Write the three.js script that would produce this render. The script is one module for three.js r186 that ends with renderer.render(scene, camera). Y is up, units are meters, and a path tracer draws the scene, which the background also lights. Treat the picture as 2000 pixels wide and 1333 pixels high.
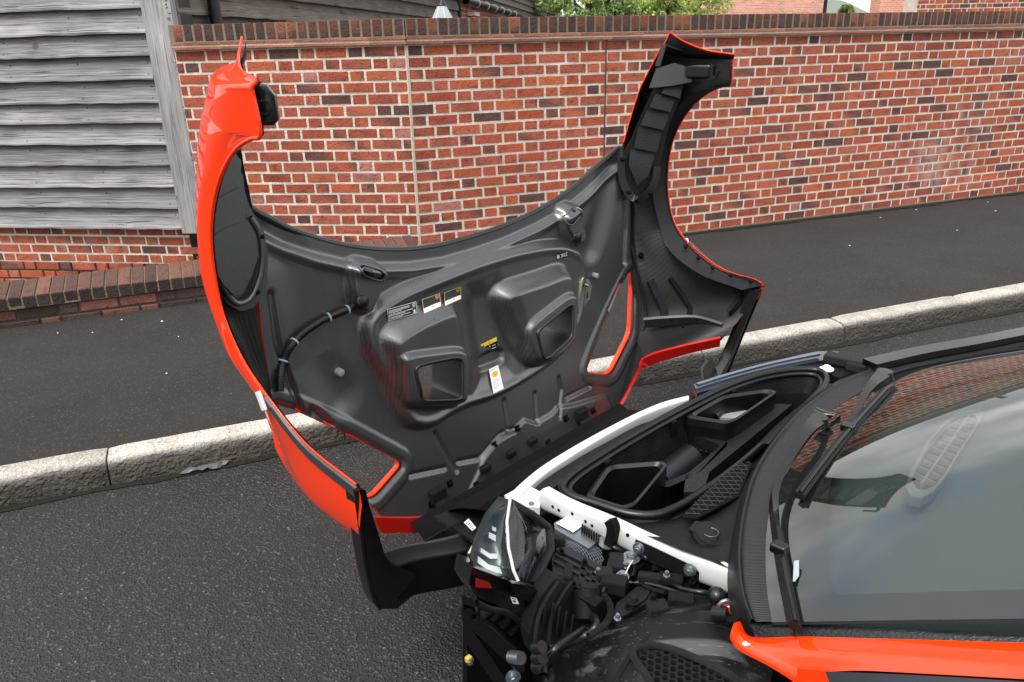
import * as THREE from 'three';
import { mergeGeometries, mergeVertices, toCreasedNormals } from 'three/addons/utils/BufferGeometryUtils.js';
import { RoundedBoxGeometry } from 'three/addons/geometries/RoundedBoxGeometry.js';

// ------------------------------------------------------------------ camera, sky, sun, exposure
const EYE = 1.66, PAVE = 0.115;
const scene = new THREE.Scene();
const FOCAL = 1485, CX = 1000, CY = 666.5;                       // measured from the photograph (2000 x 1333)
const camera = new THREE.PerspectiveCamera(2 * Math.atan(CY / FOCAL) * 180 / Math.PI, 1024 / 682, 0.05, 900);
const down = new THREE.Vector3(97, 3813.5, FOCAL).normalize();   // plumb line seen by the lens (x right, y down, z ahead)
const ahead = new THREE.Vector3(0, 0, 1).addScaledVector(down, -down.z).normalize();
const right = new THREE.Vector3().crossVectors(down, ahead);
// columns of the camera's rotation: lens axes written in world axes
const lensAxis = (v) => new THREE.Vector3(v.dot(right), -v.dot(down), -v.dot(ahead));
camera.position.set(0, EYE, 0);
camera.quaternion.setFromRotationMatrix(new THREE.Matrix4().makeBasis(
  lensAxis(new THREE.Vector3(1, 0, 0)), lensAxis(new THREE.Vector3(0, -1, 0)), lensAxis(new THREE.Vector3(0, 0, -1))));
camera.updateMatrixWorld(true);

const renderer = new THREE.WebGLRenderer({ antialias: true });
renderer.toneMapping = THREE.LinearToneMapping;
renderer.toneMappingExposure = 1.22;
renderer.shadowMap.enabled = true;

const SUN = new THREE.Vector3(-0.30, 0.86, 0.42).normalize();
const sun = new THREE.DirectionalLight(new THREE.Color(1.0, 0.95, 0.88), 2.7);
sun.position.copy(SUN).multiplyScalar(30); sun.castShadow = true; sun.shadow.radius = 36;
sun.shadow.mapSize.set(2048, 2048);
Object.assign(sun.shadow.camera, { left: -9, right: 9, top: 9, bottom: -9, near: 1, far: 60 });
scene.add(sun, sun.target);

// ------------------------------------------------------------------ random numbers and noise
function rng(seed) { let s = seed >>> 0; return () => { s = (s + 0x6d2b79f5) | 0; let t = Math.imul(s ^ (s >>> 15), 1 | s); t = (t + Math.imul(t ^ (t >>> 7), 61 | t)) ^ t; return ((t ^ (t >>> 14)) >>> 0) / 4294967296; }; }
function hash2(x, y, s) { let h = Math.imul(x, 374761393) ^ Math.imul(y, 668265263) ^ Math.imul(s, 2147483647 ^ 0x51ed27); h = Math.imul(h ^ (h >>> 13), 1274126177); return ((h ^ (h >>> 16)) >>> 0) / 4294967296; }
function vnoise(x, y, px, py, s) {                               // value noise that repeats after px, py cells
  const xi = Math.floor(x), yi = Math.floor(y), fx = x - xi, fy = y - yi, u = fx * fx * (3 - 2 * fx), v = fy * fy * (3 - 2 * fy);
  const m = (a, b) => ((a % b) + b) % b, x0 = m(xi, px), x1 = m(xi + 1, px), y0 = m(yi, py), y1 = m(yi + 1, py);
  const a = hash2(x0, y0, s), b = hash2(x1, y0, s), c = hash2(x0, y1, s), d = hash2(x1, y1, s);
  return a + (b - a) * u + (c - a) * v + (a - b - c + d) * u * v;
}
function fbm(u, v, px, py, s, oct = 4, gain = 0.5) { let t = 0, a = 1, n = 0; for (let i = 0; i < oct; i++) { t += a * vnoise(u * px, v * py, px, py, s + i * 17); n += a; a *= gain; px *= 2; py *= 2; } return t / n; }
const clamp = (x, a = 0, b = 1) => Math.min(b, Math.max(a, x));
const smooth = (a, b, x) => { const t = clamp((x - a) / (b - a)); return t * t * (3 - 2 * t); };
const mix = (a, b, t) => a + (b - a) * t;

// a DataTexture from f(u, v) -> [r, g, b] (linear 0..1, stored as sRGB) or a grey number (stored as is)
function tex(w, h, f, color = true) {
  const d = new Uint8Array(w * h * 4);
  const enc = (c) => { c = clamp(c); return Math.round(255 * (c <= 0.0031308 ? 12.92 * c : 1.055 * Math.pow(c, 1 / 2.4) - 0.055)); };
  for (let j = 0; j < h; j++) for (let i = 0; i < w; i++) {
    const r = f((i + 0.5) / w, (j + 0.5) / h, i, j), o = (j * w + i) * 4;
    if (typeof r === 'number') d[o] = d[o + 1] = d[o + 2] = color ? enc(r) : Math.round(255 * clamp(r)); else for (let k = 0; k < 3; k++) d[o + k] = color ? enc(r[k]) : Math.round(255 * clamp(r[k]));
    d[o + 3] = 255;
  }
  const t = new THREE.DataTexture(d, w, h, THREE.RGBAFormat);
  t.wrapS = t.wrapT = THREE.RepeatWrapping; t.magFilter = THREE.LinearFilter; t.minFilter = THREE.LinearMipmapLinearFilter; t.generateMipmaps = true;
  if (color) t.colorSpace = THREE.SRGBColorSpace;
  t.needsUpdate = true; return t;
}
function rep(t, u, v = u) { const c = t.clone(); c.repeat.set(u, v); c.needsUpdate = true; return c; }

// ------------------------------------------------------------------ the sky: bright broken cloud, one float texture
{
  const w = 1024, h = 512, d = new Float32Array(w * h * 4), dir = new THREE.Vector3();
  for (let j = 0; j < h; j++) for (let i = 0; i < w; i++) {
    const th = ((i + 0.5) / w - 0.5) * 2 * Math.PI, el = ((j + 0.5) / h - 0.5) * Math.PI;   // row 0 looks straight down
    dir.set(Math.cos(el) * Math.cos(th), Math.sin(el), Math.cos(el) * Math.sin(th));
    const y = Math.max(dir.y, 0.02), U = dir.x / (y + 0.25), V = dir.z / (y + 0.25);
    let n = 0, a = 1, nn = 0; for (let k = 0, f = 0.9; k < 6; k++, f *= 2.03) { n += a * vnoise(U * f + 300, V * f * 1.25 + 300, 4096, 4096, 5 + k); nn += a; a *= 0.55; } n /= nn;
    let m = 0; a = 1; nn = 0; for (let k = 0, f = 1.3; k < 5; k++, f *= 2.1) { m += a * vnoise(U * f + 700, V * f + 700, 4096, 4096, 55 + k); nn += a; a *= 0.5; } m /= nn;
    const cover = smooth(0.24 + 0.16 * smooth(0.55, 0.85, y), 0.44 + 0.08 * smooth(0.55, 0.85, y), n + 0.10 * (1 - y)), shade = 0.55 + 1.0 * smooth(0.32, 0.68, m);
    const glow = 0.55 * Math.pow(Math.max(0, dir.dot(SUN)), 6) + 0.25 * Math.max(0, dir.dot(SUN));
    const blue = [0.42, 0.62, 1.0], L = (1.08 + glow) * shade, o = (j * w + i) * 4, hz = smooth(0.25, 0.0, dir.y);
    const cloud = [L * 0.995, L * 1.0, L * 1.01];
    for (let k = 0; k < 3; k++) { let c = mix(blue[k] * 0.8, cloud[k], cover); c = mix(c, [1.3, 1.34, 1.38][k], hz * 0.7); d[o + k] = dir.y < 0 ? 0.25 : c; }
    d[o + 3] = 1;
  }
  const t = new THREE.DataTexture(d, w, h, THREE.RGBAFormat, THREE.FloatType);
  t.mapping = THREE.EquirectangularReflectionMapping; t.magFilter = t.minFilter = THREE.LinearFilter; t.wrapS = THREE.RepeatWrapping; t.needsUpdate = true;
  scene.background = t; scene.environment = t;
}

// ------------------------------------------------------------------ measuring helpers
// direction of the photograph's pixel (x, y) in world axes, and the point where it meets a real surface
function ray(x, y) { return lensAxis(new THREE.Vector3(x - CX, y - CY, FOCAL)).divideScalar(FOCAL); }
function onHeight(x, y, h) { const r = ray(x, y); return r.multiplyScalar((h - EYE) / r.y).add(camera.position); }
function onUpright(x, y, p, dirX, dirZ) {                        // upright plane through p along (dirX, dirZ)
  const r = ray(x, y), nx = dirZ, nz = -dirX; return r.multiplyScalar((nx * p.x + nz * p.z) / (nx * r.x + nz * r.z)).add(camera.position);
}
function seen(v) { const p = v.clone().project(camera); return [(p.x + 1) * 1000, (1 - p.y) * 666.5, p.z]; }

// ------------------------------------------------------------------ objects
const names = {};
function numbered(n) { const k = (names[n] = (names[n] ?? -1) + 1); return k ? n + '_' + String(k).padStart(3, '0') : n; }
function tag(o, label, category, group) { if (label) o.userData.label = label; if (category) o.userData.category = category; if (group) o.userData.group = group; return o; }
function thing(name, label, category, pos = [0, 0, 0], turn = 0, group) {
  const o = new THREE.Group(); o.name = numbered(name); o.position.set(...pos); o.rotation.y = turn; scene.add(o); return tag(o, label, category, group);
}
function structure(o) { o.userData.kind = 'structure'; return o; }
function mesh(name, geo, mat, parent = scene, label) {
  if (Array.isArray(geo)) geo = merge(geo);
  const m = new THREE.Mesh(geo, mat); m.name = parent === scene ? numbered(name) : name; m.castShadow = m.receiveShadow = true; parent.add(m);
  if (label) m.userData.label = label; return m;
}
function merge(list) {
  list = list.map((g) => { g = g.index ? g.toNonIndexed() : g; const keep = new THREE.BufferGeometry(); for (const k of ['position', 'normal', 'uv', 'color']) if (g.attributes[k]) keep.setAttribute(k, g.attributes[k]); return keep; });
  const any = list.some((g) => g.attributes.color);
  for (const g of list) {
    const n = g.attributes.position.count;
    if (!g.attributes.uv) g.setAttribute('uv', new THREE.BufferAttribute(new Float32Array(n * 2), 2));
    if (!g.attributes.normal) g.computeVertexNormals();
    if (any && !g.attributes.color) g.setAttribute('color', new THREE.BufferAttribute(new Float32Array(n * 3).fill(1), 3));
  }
  return mergeGeometries(list, false);
}
const V = (x, y, z) => new THREE.Vector3(x, y, z);
function geoOf(pos, idx, uv, col) {
  const g = new THREE.BufferGeometry(); g.setAttribute('position', new THREE.Float32BufferAttribute(pos, 3));
  if (uv) g.setAttribute('uv', new THREE.Float32BufferAttribute(uv, 2)); if (col) g.setAttribute('color', new THREE.Float32BufferAttribute(col, 3));
  g.setIndex(idx); return g;
}
function crease(g, deg = 35) { const q = g.index ? g.toNonIndexed() : g; return toCreasedNormals(q, deg * Math.PI / 180); }
function boxUV(g, s = 1) {                                        // uv in metres from position, by the face's main direction
  g = g.index ? g.toNonIndexed() : g; if (!g.attributes.normal) g.computeVertexNormals();
  const p = g.attributes.position, n = g.attributes.normal, uv = new Float32Array(p.count * 2);
  for (let i = 0; i < p.count; i += 3) {
    const a = [0, 0, 0]; for (let k = 0; k < 3; k++) { a[0] += Math.abs(n.getX(i + k)); a[1] += Math.abs(n.getY(i + k)); a[2] += Math.abs(n.getZ(i + k)); }
    const ax = a[0] > a[1] && a[0] > a[2] ? 0 : a[1] > a[2] ? 1 : 2;
    for (let k = 0; k < 3; k++) { const q = [p.getX(i + k), p.getY(i + k), p.getZ(i + k)]; uv[(i + k) * 2] = (ax === 0 ? q[2] : q[0]) * s; uv[(i + k) * 2 + 1] = (ax === 1 ? q[2] : q[1]) * s; }
  }
  g.setAttribute('uv', new THREE.BufferAttribute(uv, 2)); return g;
}
function tube(pts, r, radial = 8, closed = false, seg) { const c = new THREE.CatmullRomCurve3(pts, closed, 'centripetal'); return new THREE.TubeGeometry(c, seg ?? pts.length * 5, r, radial, closed); }
function rbox(w, h, d, r = 0.004, seg = 2) { return new RoundedBoxGeometry(w, h, d, seg, Math.min(r, w / 2.01, h / 2.01, d / 2.01)); }

// ------------------------------------------------------------------ surfaces of the place
function stones(size, count, r0, r1, seed, base, spread) {          // aggregate: little stones of every tone pressed in bitumen
  const c = new Float32Array(size * size * 3), hgt = new Float32Array(size * size), R = rng(seed);
  for (let j = 0; j < size; j++) for (let i = 0; i < size; i++) {
    const n = fbm(i / size, j / size, 6, 6, seed + 3, 4), g = hash2(i, j, seed), k = 0.55 + 0.7 * n + 0.35 * (g - 0.5); const o = (j * size + i) * 3;
    c[o] = base[0] * k; c[o + 1] = base[1] * k; c[o + 2] = base[2] * k; hgt[j * size + i] = 0.25 * g + 0.1;
  }
  for (let k = 0; k < count; k++) {
    const x = R() * size, y = R() * size, r = r0 + (r1 - r0) * R() * R(), q = 0.7 + 0.6 * R(), t = R(), br = (t > 0.9 ? 2.4 : t > 0.65 ? 1.25 : 0.75) * spread * (0.5 + R()), warm = R(), rot = R() * 3.14, H = 0.45 + 0.5 * R();
    for (let b = -Math.ceil(r * 1.4); b <= r * 1.4; b++) for (let a = -Math.ceil(r * 1.4); a <= r * 1.4; a++) {
      const u = (a * Math.cos(rot) + b * Math.sin(rot)) / q, v = (-a * Math.sin(rot) + b * Math.cos(rot)) * q, dd = (u * u + v * v) / (r * r);
      if (dd > 1) continue; const o = ((((y + b) | 0) + size) % size) * size + ((((x + a) | 0) + size) % size), e = 1 - dd * 0.5;
      c[o * 3] = base[0] * br * (0.95 + 0.25 * warm) * e; c[o * 3 + 1] = base[1] * br * (0.98 + 0.06 * warm) * e; c[o * 3 + 2] = base[2] * br * (1.08 - 0.22 * warm) * e; hgt[o] = H * (1 - 0.35 * dd);
    }
  }
  return [tex(size, size, (u, v, i, j) => { const o = (j * size + i) * 3; return [c[o], c[o + 1], c[o + 2]]; }), tex(size, size, (u, v, i, j) => hgt[j * size + i], false)];
}
const [roadMap, roadBump] = stones(2048, 300000, 0.9, 2.7, 11, [0.0138, 0.0130, 0.0124], 3.1);
const [paveMap, paveBump] = stones(1024, 60000, 0.8, 2.1, 23, [0.0185, 0.0170, 0.0160], 2.1);
const wet = tex(512, 512, (u, v) => 0.42 + 0.45 * smooth(0.3, 0.65, fbm(u, v, 5, 5, 77, 5)), false);
const roadMat = new THREE.MeshStandardMaterial({ map: rep(roadMap, 1 / 4.2), bumpMap: rep(roadBump, 1 / 4.2), bumpScale: 0.010, roughness: 0.8, roughnessMap: rep(wet, 1 / 5.3) });
const paveMat = new THREE.MeshStandardMaterial({ map: rep(paveMap, 1 / 1.9), bumpMap: rep(paveBump, 1 / 1.9), bumpScale: 0.0025, roughness: 1.0 });
const graniteMap = tex(512, 512, (u, v, i, j) => {
  const g = hash2(i >> 1, j >> 1, 5), n = fbm(u, v, 60, 60, 9, 3), st = fbm(u, v, 5, 5, 31, 4), k = 0.62 + 0.5 * n + (g > 0.84 ? 0.5 : g < 0.2 ? -0.42 : 0), m = 0.68 + 0.5 * st;
  return [0.56 * k * m, 0.53 * k * m, 0.48 * k * m];
});
const graniteBump = tex(512, 512, (u, v) => 0.6 * fbm(u, v, 40, 40, 3, 4) + 0.4 * fbm(u, v, 8, 8, 4, 3), false);
const graniteMat = new THREE.MeshStandardMaterial({ map: rep(graniteMap, 2), bumpMap: rep(graniteBump, 2), bumpScale: 0.02, roughness: 0.75, vertexColors: true });
const brickMap = tex(1024, 1024, (u, v, i, j) => {
  const n = fbm(u, v, 9, 14, 41, 6, 0.6), f = fbm(u, v, 90, 90, 42, 3), str = fbm(u, v, 4, 60, 43, 3), pit = smooth(0.72, 0.8, fbm(u, v, 40, 40, 44, 3));
  const k = (0.40 + 1.2 * n) * (0.7 + 0.6 * f) * (0.85 + 0.3 * str) * (1 - 0.6 * pit), bloom = 0.35 * smooth(0.62, 0.78, fbm(u, v, 12, 7, 45, 4));
  return [clamp(mix(k, 1, bloom)) * 0.92, clamp(mix(k, 1.0, bloom * 1.4)) * 0.9, clamp(mix(k, 1.0, bloom * 1.6)) * 0.9];
});
const brickBump = tex(512, 512, (u, v) => 0.6 * fbm(u, v, 50, 60, 52, 4, 0.7) + 0.4 * fbm(u, v, 10, 16, 53, 3) - 0.5 * smooth(0.68, 0.76, fbm(u, v, 44, 44, 54, 2)), false);
const brickMat = new THREE.MeshStandardMaterial({ map: brickMap, bumpMap: brickBump, bumpScale: 0.006, roughness: 0.88, vertexColors: true });
const mortarMap = tex(512, 512, (u, v) => { const n = fbm(u, v, 6, 6, 61, 5), f = fbm(u, v, 120, 120, 62, 2), k = (0.72 + 0.45 * n) * (0.8 + 0.4 * f); return [0.66 * k, 0.59 * k, 0.51 * k]; });
const mortarBump = tex(512, 512, (u, v) => fbm(u, v, 100, 100, 63, 3), false);
const mortarMat = new THREE.MeshStandardMaterial({ map: rep(mortarMap, 1.2), bumpMap: rep(mortarBump, 1.2), bumpScale: 0.004, roughness: 0.95 });
const dirtyMortarMat = new THREE.MeshStandardMaterial({ map: rep(mortarMap, 1.5), color: 0x8c8578, bumpMap: rep(mortarBump, 1.2), bumpScale: 0.006, roughness: 0.95 });
const woodMap = tex(1024, 1024, (u, v) => {
  let w = 0, dv = 0;
  for (const [ku, kv, r] of [[0.22, 0.31, 0.03], [0.71, 0.66, 0.025], [0.5, 0.12, 0.02], [0.88, 0.86, 0.018]]) { const a = (u - ku) * 2.6, b = (v - kv), e = Math.hypot(a * 0.55, b) / r; dv += (b > 0 ? 1 : -1) * 0.02 * Math.exp(-e * e / 5); w += smooth(1.25, 0.5, e); }
  const g = fbm(u, (v + dv + 1) % 1, 7, 90, 71, 5, 0.62), c = fbm(u, (v + dv + 1) % 1, 12, 300, 72, 2), st = fbm(u, v, 5, 9, 73, 5), crk = smooth(0.70, 0.78, fbm(u, (v + dv + 1) % 1, 4, 150, 74, 3));
  const k = (0.5 + 0.75 * g) * (0.85 + 0.3 * c) * (0.6 + 0.7 * st) * (1 - 0.55 * crk) * (1 - 0.5 * clamp(w));
  return [0.37 * k * (1 + 0.12 * clamp(w)), 0.36 * k, 0.36 * k];
});
const woodBump = tex(1024, 512, (u, v) => fbm(u, v, 3, 90, 71, 4, 0.62) - 0.6 * smooth(0.68, 0.78, fbm(u, v, 4, 150, 74, 3)), false);
const woodMat = new THREE.MeshStandardMaterial({ map: woodMap, bumpMap: woodBump, bumpScale: 0.006, roughness: 0.9, vertexColors: true });
const blackPipe = new THREE.MeshStandardMaterial({ color: 0x0b0b0c, roughness: 0.4 });

// ------------------------------------------------------------------ road, kerb, pavement
const AZ = (deg) => [Math.sin(deg * Math.PI / 180), -Math.cos(deg * Math.PI / 180)];
const [ux, uz] = AZ(69.2);                                        // along the kerb and the right-hand wall, away to the right
const nx = uz, nz = -ux;                                          // towards the wall
const kerbP = onHeight(1440, 712, 0);                             // foot of the kerb
const along = (p, s, o = 0, y = 0) => V(p.x + ux * s + nx * o, y, p.z + uz * s + nz * o);
function sheet(name, a, b, c, d, mat, cuts = 1) {
  const pos = [], uv = [], idx = [];
  for (const p of [a, b, c, d]) { pos.push(p.x, p.y, p.z); uv.push(p.x, p.z); }
  const up = V(0, 0, 0).crossVectors(b.clone().sub(a), c.clone().sub(a)).y > 0; idx.push(...(up ? [0, 1, 2, 0, 2, 3] : [0, 2, 1, 0, 3, 2]));
  const g = geoOf(pos, idx, uv); g.computeVertexNormals(); return structure(mesh(name, g, mat));
}
sheet('road', along(kerbP, -400, -400), along(kerbP, 400, -400), along(kerbP, 400, 0.03), along(kerbP, -400, 0.03), roadMat);
const KW = 0.135, wallFoot = onHeight(1340, 455, PAVE), wallOff = (wallFoot.x - kerbP.x) * nx + (wallFoot.z - kerbP.z) * nz + 0.03;
sheet('pavement', along(kerbP, -300, KW - 0.005, PAVE - 0.004), along(kerbP, 300, KW - 0.005, PAVE - 0.004), along(kerbP, 300, wallOff, PAVE - 0.004), along(kerbP, -300, wallOff, PAVE - 0.004), paveMat);
sheet('yard', along(kerbP, -400, wallOff, -0.6), along(kerbP, 400, wallOff, -0.6), along(kerbP, 400, wallOff + 7, -0.01), along(kerbP, -400, wallOff + 7, -0.01), paveMat);
sheet('far_ground', along(kerbP, -400, wallOff + 6.9, -0.02), along(kerbP, 400, wallOff + 6.9, -0.02), along(kerbP, 400, 400, -0.02), along(kerbP, -400, 400, -0.02), paveMat);
{
  const kerb = structure(new THREE.Group()); kerb.name = 'kerb'; scene.add(kerb);
  const joint = onHeight(207, 890, PAVE), s0 = (joint.x - kerbP.x) * ux + (joint.z - kerbP.z) * uz, R = rng(3), L = 0.965;
  for (let k = -5; k < 14; k++) {
    const len = L - 0.008, prof = [[0, -0.02], [0.004, 0.02], [0.010, PAVE * 0.6], [0.018, PAVE - 0.022], [0.032, PAVE - 0.007], [0.052, PAVE - 0.001], [KW, PAVE + 0.003], [KW, -0.02]];
    const NS = 14, pos = [], uv = [], col = [], idx = [], tone = 0.85 + 0.3 * R(), dy = (R() - 0.5) * 0.006, dn = (R() - 0.5) * 0.006;
    for (let i = 0; i <= NS; i++) for (let j = 0; j < prof.length; j++) {
      const s = s0 + k * L + 0.004 + len * i / NS, e = (i === 0 || i === NS) ? 0.006 : 0, jt = j > 1 && j < 6 ? (R() - 0.5) * 0.005 : 0;
      const p = along(kerbP, s, prof[j][0] + dn + jt + (j < 5 ? e : 0), prof[j][1] + dy + jt - (j > 2 && j < 7 ? e : 0));
      pos.push(p.x, p.y, p.z); uv.push(s + k * 0.37, prof[j][0] * 1.0 + prof[j][1] + k * 0.23);
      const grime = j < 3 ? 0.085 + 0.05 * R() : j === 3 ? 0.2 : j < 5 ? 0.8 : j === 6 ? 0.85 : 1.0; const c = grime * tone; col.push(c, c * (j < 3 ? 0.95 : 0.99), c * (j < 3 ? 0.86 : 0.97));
    }
    const m = prof.length; for (let i = 0; i < NS; i++) for (let j = 0; j < m - 1; j++) { const a = i * m + j, b = a + m; idx.push(a, b, a + 1, b, b + 1, a + 1); }
    for (const e of [0, NS]) for (let j = 1; j < m - 1; j++) idx.push(e * m, e * m + (e ? j + 1 : j), e * m + (e ? j : j + 1));
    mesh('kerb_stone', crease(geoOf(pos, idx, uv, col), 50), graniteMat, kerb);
  }
}

// ------------------------------------------------------------------ bricks
function brickGeo(w, h, d, R, cols, at, uDir, nDir, skew = null) {    // one worn brick, its face towards nDir, built where it lies
  if (uDir.x * nDir.z - uDir.z * nDir.x < 0) uDir = uDir.clone().negate();
  const pos = [], uv = [], col = [], idx = [], NX = 4, NY = 3, ou = R() * 7, ov = R() * 7, j = (s) => (R() - 0.5) * s;
  const put = (x, y, z, c) => { const p = at.clone().addScaledVector(uDir, x).addScaledVector(nDir, z); if (skew) p.addScaledVector(skew, y); else p.y += y; pos.push(p.x, p.y, p.z); uv.push(ou + x * 1.7, ov + y * 1.7); col.push(...c); };
  const tilt = j(0.0015), e = 0.0034;
  for (let b = 0; b < NY; b++) for (let a = 0; a < NX; a++) put((a / (NX - 1) - 0.5) * (w - 2 * e), (b / (NY - 1) - 0.5) * (h - 2 * e), j(0.0016) + tilt * (a - 1.5), cols(a / (NX - 1), b / (NY - 1)));
  const ring = []; for (let a = 0; a < NX - 1; a++) ring.push([a, 0]); for (let b = 0; b < NY - 1; b++) ring.push([NX - 1, b]); for (let a = NX - 1; a > 0; a--) ring.push([a, NY - 1]); for (let b = NY - 1; b > 0; b--) ring.push([0, b]);
  const n0 = NX * NY, m = ring.length;
  for (const zz of [-0.005, -d]) for (const [a, b] of ring) put((a / (NX - 1) - 0.5) * (w - Math.abs(j(0.009))) , (b / (NY - 1) - 0.5) * (h - Math.abs(j(0.008))), zz, cols(a / (NX - 1), b / (NY - 1)));
  for (let b = 0; b < NY - 1; b++) for (let a = 0; a < NX - 1; a++) { const p = b * NX + a; idx.push(p, p + 1, p + NX + 1, p, p + NX + 1, p + NX); }
  for (let k = 0; k < m; k++) { const k2 = (k + 1) % m, i0 = ring[k][1] * NX + ring[k][0], i1 = ring[k2][1] * NX + ring[k2][0]; idx.push(i0, n0 + k, n0 + k2, i0, n0 + k2, i1, n0 + k, n0 + m + k, n0 + m + k2, n0 + k, n0 + m + k2, n0 + k2); }
  return crease(geoOf(pos, idx, uv, col), 40);
}
const brickTones = [[0.42, 0.098, 0.045], [0.38, 0.085, 0.042], [0.43, 0.115, 0.058], [0.35, 0.076, 0.040], [0.40, 0.108, 0.062], [0.45, 0.110, 0.045]];
function brickColour(R, wither = 0) {
  const t = R(), b = brickTones[Math.floor(R() * brickTones.length)], k = 0.85 + 0.3 * R(); let c = b.map((x) => x * k), dark = 0, side = R();
  if (t < 0.07) c = [0.12 * k, 0.052 * k, 0.044 * k]; else if (t < 0.27) dark = 0.85; else if (t < 0.20) c = [0.40 * k, 0.19 * k, 0.095 * k]; else if (t < 0.24 + wither) c = [0.44 * k, 0.18 * k, 0.135 * k];
  const ph = R() * 6;
  return (x, y) => { const d = dark * clamp(0.5 + 0.7 * Math.sin(ph + x * 2.6 + y * 1.4)); return c.map((q, i) => mix(q, [0.10, 0.055, 0.05][i], d)); };
}
// what the years did to the wall: soot under the coping, damp at the foot, patches of white bloom
function weathered(f, p, up) {
  const s = p.x * 0.9 + p.z * 0.35, soot = 0.45 * smooth(0.86, 1.0, up) + 0.25 * smooth(0.1, 0.0, up), n = fbm((s + 40) / 8, (p.y + 3) / 8, 9, 9, 611, 4), bloom = 0.42 * smooth(0.60, 0.74, n), tone = 0.8 + 0.4 * fbm((s + 40) / 8, (p.y + 3) / 8, 5, 5, 612, 3);
  return (x, y) => f(x, y).map((c, i) => mix(mix(c * tone, [0.60, 0.50, 0.46][i], bloom * (0.5 + 0.5 * Math.sin(x * 5 + p.x * 9))), c * 0.35, soot));
}
const faceSize = (p, w, h) => { const [x, y, z] = seen(p); if (z > 1 || x < -60 || x > 2060 || y < -60 || y > 1390) return 0; return w * h / p.distanceToSquared(camera.position) * (x < 0 || x > 2000 || y < 0 || y > 1333 ? 0.3 : 1); };
// courses of Flemish bond; returns records, built later so that the largest become single bricks
function flemish(list, p0, ud, nd, length, y0, courses, opt = {}) {
  const R = rng(opt.seed ?? 1), C = opt.course ?? 0.0783, S = 0.2155, Hd = 0.1005, J = 0.0145, mod = S + Hd + 2 * J;
  for (let c = 0; c < courses; c++) {
    let s = -((c % 2) ? mod * 0.5 - 0.0 : 0) - (opt.shift ?? 0), k = 0;
    while (s < length) {
      const head = k++ % 2 === 1, w = head ? Hd : S; let a = s, b = s + w; s = b + J; if (b < 0.03 || a > length - 0.03) continue; a = Math.max(a, 0); b = Math.min(b, length);
      const at = p0.clone().addScaledVector(ud, (a + b) / 2 + (R() - 0.5) * 0.003).setY(y0 + c * C + C / 2 + (R() - 0.5) * 0.0025); const h = C - J + (R() - 0.5) * 0.003;
      const n = rng(Math.floor(R() * 1e9)), up = c / courses;
      if (opt.keep && !opt.keep(at)) continue;
      list.push({ size: faceSize(at, b - a, h), make: () => brickGeo(b - a, h, 0.03, n, weathered(brickColour(n, opt.wither ?? 0), at, up), at.clone().addScaledVector(nd, (n() - 0.5) * 0.003), ud, nd) });
    }
  }
}
function layBricks(list, parent, name, limit, mat = brickMat) {
  list.sort((a, b) => b.size - a.size); const rest = [];
  list.forEach((b, i) => { if (i < limit && b.size > 0) mesh(name, b.make(), mat, parent); else rest.push(b.make()); });
  if (rest.length) { const m = mesh(name + '_courses', merge(rest), mat, parent); m.userData.kind = 'stuff'; }
}
function slab(p0, ud, nd, length, y0, y1, z0, z1) {
  if (ud.x * nd.z - ud.z * nd.x < 0) { p0 = p0.clone().addScaledVector(ud, length); ud = ud.clone().negate(); }                  // a block along a wall: from z0 (back) to z1 (front)
  const g = new THREE.BoxGeometry(length, y1 - y0, z1 - z0); const m = new THREE.Matrix4().makeBasis(ud, V(0, 1, 0), nd); 
  const c = p0.clone().addScaledVector(ud, length / 2).addScaledVector(nd, (z0 + z1) / 2).setY((y0 + y1) / 2); const b = boxUV(g); b.applyMatrix4(m.setPosition(c)); return b;
}

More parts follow.
